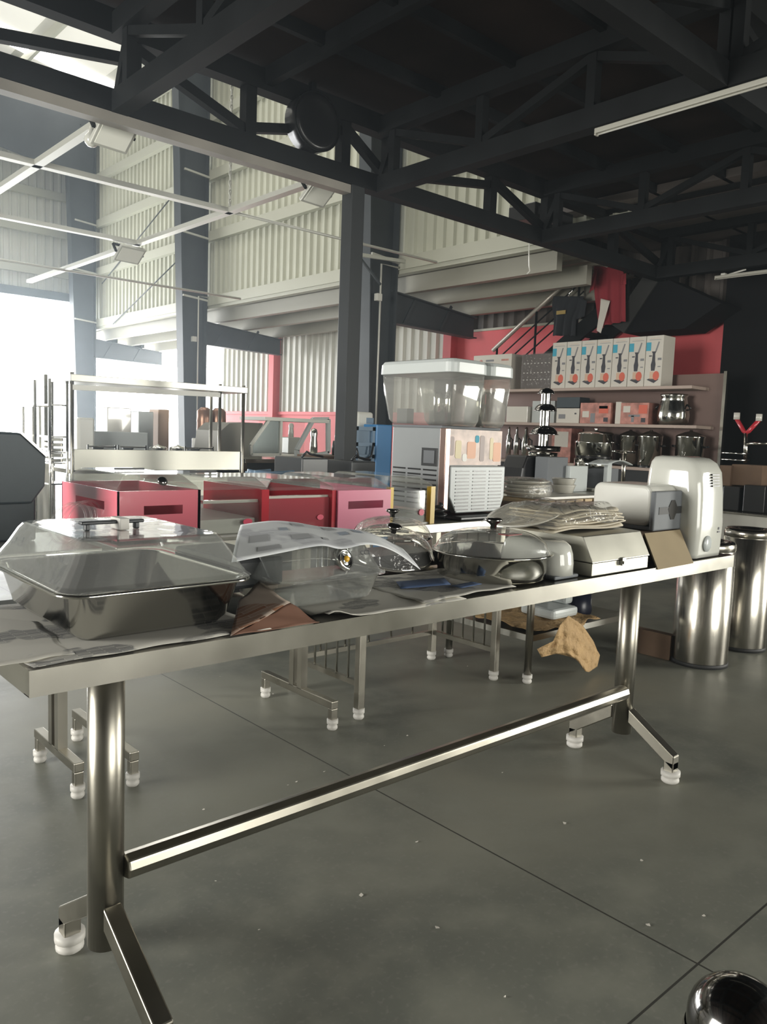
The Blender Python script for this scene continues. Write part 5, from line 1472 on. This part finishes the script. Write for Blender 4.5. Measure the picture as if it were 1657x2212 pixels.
# ------------------------------------------------------------------ steel work table with over-shelf in the hall
ws = root('steel_gantry_table', 'stainless prep table with a long over-shelf on thin posts', 'table')
WY = 7.6
xa, xb = 2.84, 4.715
MB().box((xa, WY, 0.86), (xb, WY+0.7, 0.90)).build('tabletop', 'steel_sheet', ws, bev=0.003)
MB().box((xa, WY, 0.62), (xb-0.03, WY+0.02, 1.098)).build('front_panel', mat('bright_steel_sheet', (0.66, 0.65, 0.58), 0.4, 1.0, vary=0.06, vscale=2), ws, bev=0.003)
MB().box((xb-0.03, WY+0.0, 0.62), (xb-0.012, WY+0.02, 1.098)).build('panel_edge', 'dark_plastic', ws)
for x, y in ((xa, WY), (xb, WY), (xb-0.28, WY+0.02), (xa, WY+0.7), (xb, WY+0.7)):
    MB().tube([(x, y, 0), (x, y, 1.82)], 0.018, 10).build('post', 'tube', ws)
MB().hexa([(xa-0.03, WY-0.05, 1.735), (xb+0.02, WY-0.05, 1.735), (xb+0.02, WY+0.55, 1.735), (xa-0.03, WY+0.55, 1.735)],
          [(xa-0.03, WY-0.05, 1.80), (xb+0.02, WY-0.05, 1.80), (xb+0.02, WY+0.55, 1.80), (xa-0.03, WY+0.55, 1.80)]).build('over_shelf', 'steel_sheet', ws, bev=0.004)
MB().bar((xa, WY, 1.68), (xb-0.3, WY, 1.70), 0.04, 0.05).build('lamp_rail', 'white_paint', ws)
# things standing behind that table's panel
def hall_box(u0, u1, v0, v1, Y, mt, label, cat, name, d=0.3, bev=0.01, zmin=None):
    a, b = at(u0, v1, Y=Y), at(u1, v0, Y=Y)
    o = root(name, label, cat)
    MB().box((a.x, Y, a.z if zmin is None else zmin), (b.x, Y+d, b.z)).build(name+'_body', mt, o, bev=bev)
    return o
ht = root('steel_table', 'steel table farther back by the bright aisle, loaded with white appliances', 'table', group='steel tables behind the front table')
MB().box((3.3, 9.6, 0.88), (5.6, 10.9, 0.92)).build('tabletop', 'steel_sheet', ht)
for x in (3.4, 5.5):
    for y in (9.7, 10.8): MB().tube([(x, y, 0), (x, y, 0.88)], 0.022, 10).build('leg', 'tube', ht)
hall_box(197, 320, 935, 972, 9.9, 'lid_grey', 'long low grey cooker on the farther steel table', 'cooker', 'low_cooker', 0.5, zmin=0.922)
hall_box(168, 206, 903, 962, 9.7, 'white', 'white bucket-shaped bin on the farther steel table', 'bucket', 'white_bucket', 0.3, 0.03, zmin=0.922)
hall_box(232, 284, 882, 940, 10.5, 'porcelain', 'pale appliance with a dark top behind the low grey cooker', 'appliance', 'pale_appliance', 0.3, zmin=0.922)
hall_box(300, 332, 890, 940, 10.5, 'lid_grey', 'grey mixer casing behind the low grey cooker', 'appliance', 'grey_appliance', 0.3, zmin=0.922)
hall_box(342, 366, 885, 940, 10.6, 'juice', 'beige carton standing on the farther steel table', 'carton', 'beige_carton', 0.3, zmin=0.922)
for (u, lb) in ((342, 'small round silver pot nearest the grey column'), (384, 'small round silver pot with a lid between gas rings')):
    p = at(u, 955, Y=9.8)
    o = root('small_pot', lb, 'pot')
    MB().lathe([(0, 0), (0.10, 0), (0.12, 0.02), (0.12, 0.13), (0.1, 0.15), (0.02, 0.17), (0, 0.19)], (p.x, 9.8, 0.922), 24).build('pot_body', 'chrome', o)
for k, (u, lb) in enumerate(((220, 'gas ring stand beside the white bucket'), (285, 'gas ring stand in the middle of the panel'), (430, 'gas ring stand beside the steel hood'))):
    a = at(u-30, 970, Y=7.95); b = at(u+30, 962, Y=7.95)
    o = root('gas_ring', lb, 'gas ring', group='gas rings behind the steel panel')
    zt_ = 1.115
    MB().tube([(a.x, 7.95, 0.9), (a.x, 7.95, zt_+0.02), (a.x+0.01, 7.95, zt_), (b.x, 7.95, zt_), (b.x, 7.95, zt_+0.02), (b.x, 7.95, 0.9)], 0.009, 6).build('ring_frame', 'dark_chrome', o)
    MB().lathe([(0.05, 0), (0.06, 0.02), (0.03, 0.03)], ((a.x+b.x)/2, 8.05, zt_-0.03), 16).build('burner', 'dark_plastic', o)
cbo = root('copper_boiler', 'brownish twin-drum boiler on a white base behind the over-shelf post', 'boiler')
p = at(456, 960, Y=9.9)
MB().box((p.x-0.22, 9.75, 0.922), (p.x+0.22, 10.05, p.z+0.08)).build('base', 'white', cbo, bev=0.01)
for dx in (-0.11, 0.11):
    MB().lathe([(0, 0), (0.10, 0), (0.105, 0.04), (0.1, 0.2), (0.105, 0.24), (0.1, 0.38), (0.05, 0.43), (0, 0.43)], (p.x+dx, 9.9, p.z+0.08), 24).build('drum', 'copper', cbo)
# trolley rack at the end of that table
rk = root('tray_trolley', 'tall narrow chrome trolley beside the prep table end', 'trolley')
a, b = at(108, 1010, Y=7.7), at(145, 830, Y=7.7)
for x in (a.x, b.x):
    for y in (7.7, 8.1): MB().tube([(x, y, 0), (x, y, 1.75)], 0.014, 8).build('post', 'chrome', rk)
for z in (0.3, 0.75, 0.95, 1.05, 1.2, 1.5): MB().box((a.x, 7.7, z), (b.x, 8.1, z+0.015)).build('tray_shelf', 'chrome', rk)
for k in range(5):
    z = 0.97+0.05*k
    o = tag(MB().box((a.x+0.02, 7.72, z-0.004 if k else 0.967), (b.x-0.03, 7.95, z+0.028)).build('steel_tray', 'chrome', bev=0.004),
            ['lowest', 'second', 'third', 'fourth', 'topmost'][k]+' steel tray in the pile on the chrome trolley', 'tray', 'trays on the trolley')
# tall glass cabinet near the bright door
gc = root('glass_cabinet', 'small glass-sided cabinet standing by the bright door', 'cabinet')
a, b = at(72, 970, Y=8.2), at(108, 880, Y=8.2)
MB().box((a.x, 8.2, 0), (b.x, 8.5, a.z)).build('carcass', 'steel_sheet', gc, bev=0.005)
for x in (a.x, b.x):
    for y in (8.2, 8.5): MB().box((x-0.012, y-0.012, a.z), (x+0.012, y+0.012, b.z)).build('frame_post', 'steel', gc)
MB().box((a.x, 8.2, a.z), (b.x, 8.205, b.z)).build('pane', 'glass', gc)
MB().box((a.x, 8.2, b.z), (b.x, 8.5, b.z+0.02)).build('roof_plate', 'steel', gc)

# dark machine at the picture edge
dmz = root('dark_machine', 'dark blue-grey machine with a sloping hood by the pink case', 'machine')
YM = 2.95
poly = []
for u, v in ((-60, 930), (45, 935), (100, 985), (98, 1050), (70, 1088), (-60, 1092)):
    p = at(u, v, Y=YM); poly.append((p.x, p.z))
MB().prism(poly, 'y', YM, YM+0.3).build('hood', 'teal_dark', dmz, bev=0.008)
p = at(78, 1100, Y=YM+0.03)
MB().box((poly[0][0], YM+0.03, BZ+0.002), (p.x, YM+0.27, p.z+0.08)).build('cabinet_base', 'teal_dark', dmz, bev=0.008)
MB().bar((poly[1][0]-0.0, YM-0.004, poly[1][1]), (poly[2][0], YM-0.004, poly[2][1]), 0.008, 0.008).build('hood_edge', 'steel', dmz)

# ------------------------------------------------------------------ middle hall: hood, glass case, tables, kettles, blue machine
sh_ = root('steel_hood', 'steel hood with a cut-off corner beside the over-shelf post', 'hood')
Yh = 8.45
poly = [tuple((at(u, v, Y=Yh).x, at(u, v, Y=Yh).z)) for u, v in ((470, 982), (478, 930), (496, 914), (524, 913), (524, 982))]
MB().prism(poly, 'y', Yh, Yh+0.6).build('hood_shell', 'dull_steel', sh_, bev=0.004)
MB().box((poly[0][0], Yh, 0), (poly[3][0], Yh+0.6, poly[0][1])).build('pedestal', 'dull_steel', sh_)
rsx = root('steel_backdrop_cabinet', 'plain steel cabinet showing between the hood and the sloping glass case', 'cabinet')
a, b = at(526, 984, Y=9.55), at(568, 914, Y=9.55)
MB().box((a.x, 9.55, 0), (b.x, 10.0, b.z)).build('carcass', 'dull_steel', rsx, bev=0.004)

mt_ = root('steel_cupboard_table', 'steel table with a dark open front under the sloping glass case', 'table')
Ym = 8.45
xl, xr = at(530, 985, Y=Ym).x, at(640, 985, Y=Ym).x
zt_ = at(600, 992, Y=Ym).z
MB().box((xl, Ym, zt_-0.05), (xr, Ym+0.9, zt_)).build('tabletop', 'steel', mt_, bev=0.003)
MB().box((xr-0.06, Ym+0.02, 0.0), (xr, Ym+0.06, zt_-0.05)).build('leg', 'steel', mt_)
MB().box((xl, Ym+0.02, 0.0), (xl+0.04, Ym+0.06, zt_-0.05)).build('leg', 'steel', mt_)
MB().box((xl, Ym+0.3, 0.1), (xr, Ym+0.34, zt_-0.05)).build('recess_back', 'dark_plastic', mt_)
MB().box((xr, Ym+0.0, zt_-0.22), (xr+0.5, Ym+0.88, zt_)).build('side_counter', 'steel_sheet', mt_)
MB().box((xr+0.02, Ym+0.1, 0), (xr+0.48, Ym+0.8, zt_-0.22)).build('side_cabinet', 'dark_plastic', mt_)
gcz = root('sloping_glass_case', 'counter display case with sloping glass front and steel roof', 'display case')
def qh(u, v, Y=Ym+0.1): p = at(u, v, Y=Y); return (p.x, p.z)
A = [qh(541, 982), qh(541, 962), qh(582, 904), qh(606, 906), qh(604, 982)]
MB().prism(A, 'y', Ym+0.1, Ym+0.13).build('end_panel', mat('steel_glass', (0.30, 0.34, 0.33), 0.2, 0.8), gcz)
mb = MB()
for p, q in zip(A, A[1:]+A[:1]): mb.bar((p[0], Ym+0.09, p[1]), (q[0], Ym+0.09, q[1]), 0.035, 0.035)
mb.build('end_frame', 'galv', gcz)
Bq = [qh(637, 990), qh(636, 972), qh(672, 905), qh(704, 905), qh(704, 978)]
mb = MB()
for p, q in zip(Bq, Bq[1:]+Bq[:1]): mb.bar((p[0], Ym+0.05, p[1]), (q[0], Ym+0.05, q[1]), 0.05, 0.05)
mb.build('end_frame', 'lid_grey', gcz)
MB().prism(Bq, 'y', Ym+0.05, Ym+0.056).build('glass_end', 'glass', gcz)
ra, rb = qh(563, 900), qh(702, 906)
MB().hexa([(ra[0], Ym+0.0, ra[1]-0.045), (rb[0], Ym+0.0, ra[1]-0.045), (rb[0], Ym+0.6, ra[1]-0.045), (ra[0], Ym+0.6, ra[1]-0.045)],
          [(ra[0], Ym+0.0, ra[1]), (rb[0], Ym+0.0, ra[1]), (rb[0], Ym+0.6, ra[1]), (ra[0], Ym+0.6, ra[1])]).build('roof_plate', 'galv', gcz)
MB().box((A[4][0], Ym+0.6, A[4][1]), (Bq[4][0], Ym+0.605, A[3][1])).build('back_glass', 'glass', gcz)
# kettles etc. standing inside/behind the glass case
def kitchen(u0, u1, v0, v1, Y, label, cat, name, mt='white', round_=True, zf=None):
    a, b = at(u0, v1, Y=Y), at(u1, v0, Y=Y)
    o = root(name, label, cat)
    xc, r, h = (a.x+b.x)/2, (b.x-a.x)/2*0.74, b.z-a.z
    if round_:
        MB().lathe([(0, 0), (r, 0), (r, h*0.3), (r*0.8, h*0.6), (r*0.95, h*0.8), (r*0.7, h*0.95), (0, h)], (xc, Y, a.z), 24).build(name+'_body', mt, o)
    else:
        MB().box((a.x, Y-0.1, a.z), (b.x, Y+0.1, b.z)).build(name+'_body', mt, o, bev=0.02)
    return o, a, b
kt = root('steel_table', 'steel table behind the glass case, carrying white kettles and jugs', 'table', group='steel tables behind the front table')
kz = at(650, 980, Y=9.7).z
MB().box((6.25, 9.5, kz-0.04), (7.75, 10.15, kz-0.003)).build('tabletop', 'steel_sheet', kt)
for x in (6.35, 7.65): MB().tube([(x, 9.65, 0), (x, 9.65, kz-0.04)], 0.022, 10).build('leg', 'tube', kt)
o, a, b = kitchen(622, 636, 914, 944, 9.8, 'white mug-shaped jar on a white base seen through the glass case', 'jar', 'white_jar')
MB().box((a.x-0.04, 9.72, kz), (b.x+0.06, 9.9, a.z)).build('jar_base', 'white', o, bev=0.01)
o, a, b = kitchen(668, 688, 925, 980, 9.7, 'rosy steel jug on the table, seen through the glass case end', 'jug', 'steel_jug', 'pan')
o, a, b = kitchen(722, 740, 916, 952, 7.35, 'white plastic kettle half hidden by the dark post', 'kettle', 'white_kettle', 'porcelain')
MB().lathe([(0, 0), (0.07, 0), (0.075, 0.08), (0.06, 0.17), (0, 0.17)], ((a.x+b.x)/2, 7.35, a.z-0.17), 20).build('black_base', 'black', o)
zk = a.z-0.17
o2 = root('low_cabinet', 'low dark cabinet under the white kettle by the post', 'cabinet')
MB().box((a.x-0.35, 7.1, 0), (b.x+0.5, 7.6, zk-0.001)).build('cabinet_body', 'wood', o2, bev=0.005)
# dark ovens nearer
for (u0, u1, v0, v1, lb) in ((652, 710, 990, 1035, 'dark electric oven with a curled cable on top'), (760, 812, 997, 1035, 'dark low appliance at the foot of the blue machine')):
    a, b = at(u0, v1, Y=5.2), at(u1, v0, Y=5.2)
    o = root('dark_oven', lb, 'oven')
    MB().box((a.x, 5.2, a.z), (b.x, 5.6, b.z)).build('oven_body', 'dark_plastic', o, bev=0.01)
    MB().tube([(a.x+0.03, 5.25, b.z+0.005), (a.x+0.08, 5.25, b.z+0.05), ((a.x+b.x)/2, 5.27, b.z+0.03), (b.x-0.02, 5.25, b.z+0.01)], 0.01, 8).build('cable', 'black', o)
    MB().box((a.x+0.02, 5.22, 0.0), (b.x-0.02, 5.58, a.z)).build('pedestal', 'dark_plastic', o)
# blue tangle of rods near the cases
bt_ = root('blue_rod_bundle', 'bundle of blue rods lying on a crate behind the display cases', 'rods')
pA, pB = at(560, 1022, Y=4.4), at(655, 1024, Y=4.4)
for k in range(7):
    f = k/6
    MB().tube([(pA.x+0.02*k, 4.4+0.06*k, pA.z-0.02+0.01*(k % 3)), (pB.x-0.03*k, 4.42+0.05*k, pA.z-0.02+0.012*((k+1) % 3))], 0.012, 6).build('rod', 'blue_grey', bt_)
MB().box((pA.x, 4.38, 0), (pB.x, 4.8, pA.z-0.035)).build('crate_body', 'dark_plastic', bt_)
# blue machine with white scale head
bm_ = root('blue_press_machine', 'blue steel frame machine with a cable loop beside the juice dispenser', 'machine')
Yb = 6.5
a, b = at(765, 1035, Y=Yb), at(812, 922, Y=Yb)
for x in (a.x+0.02, b.x-0.02):
    MB().box((x-0.022, Yb, 0), (x+0.022, Yb+0.05, b.z)).build('frame_post', 'blue_grey', bm_)
for v in (926, 960, 986):
    z = at(790, v, Y=Yb).z
    MB().box((a.x, Yb, z-0.02), (b.x, Yb+0.05, z+0.02)).build('cross_bar', 'blue_grey', bm_)
MB().box((a.x+0.05, Yb+0.03, at(790, 985, Y=Yb).z), (b.x-0.04, Yb+0.05, at(790, 930, Y=Yb).z)).build('front_sheet', 'blue_grey', bm_)
a2, b2 = at(812, 1035, Y=Yb), at(842, 918, Y=Yb)
MB().box((b.x, Yb-0.02, 0.0), (b2.x+0.02, Yb+0.4, b2.z)).build('side_tank', 'blue', bm_, bev=0.01)
MB().tube([at(770, 968, Y=Yb-0.03), at(775, 988, Y=Yb-0.03), at(790, 994, Y=Yb-0.03), at(802, 985, Y=Yb-0.03), at(806, 962, Y=Yb-0.03)], 0.012, 8).build('cable_loop', 'black', bm_)
MB().box((a.x, Yb+0.05, 0.0), (b.x, Yb+0.4, at(790, 1000, Y=Yb).z)).build('lower_body', 'grey_panel', bm_)
wsx = root('white_scale_head', 'white cash-register style head with a small blue screen above the blue machine', 'register')
a, b = at(771, 924, Y=Yb+0.2), at(808, 891, Y=Yb+0.2)
MB().box((a.x, Yb+0.2, a.z-0.03), (b.x, Yb+0.38, b.z)).build('casing', 'white', wsx, bev=0.03, seg=3)
a3, b3 = at(792, 915, Y=Yb+0.195), at(807, 903, Y=Yb+0.195)
MB().box((a3.x, Yb+0.192, a3.z), (b3.x, Yb+0.2, b3.z)).build('screen', 'blue_grey', wsx)
MB().box((a.x+0.02, Yb+0.06, at(790, 1000, Y=Yb).z), (b.x-0.02, Yb+0.38, a.z-0.03)).build('stand_block', 'grey_panel', wsx)



# paper crumbs on the floor
rnd = random.Random(11)
mb = MB()
for (u, v) in ((640, 1690), (622, 1697), (830, 1612), (812, 1690), (700, 1668), (465, 1905), (475, 1462), (1010, 1440), (1220, 1780), (1085, 1670), (900, 1820), (1245, 1560), (945, 2005), (560, 2010), (1090, 2155), (1385, 1860), (1400, 2000), (780, 1935), (1520, 1980), (880, 1590), (440, 1750), (590, 1500)):
    p = at(u, v, Z=0)
    a = rnd.uniform(0, PI); k = rnd.uniform(0.003, 0.008)
    mb.add([(p.x+k*math.cos(a+q*PI/2)*rnd.uniform(0.5, 1.2), p.y+k*math.sin(a+q*PI/2)*rnd.uniform(0.5, 1.2), 0.0015+0.001*q) for q in range(4)], [(0, 1, 2, 3)])
tag(mb.build('floor_crumbs', 'box_white', fix=False, solid=0.001), 'scattered white paper crumbs on the concrete floor', 'crumbs', kind='stuff')
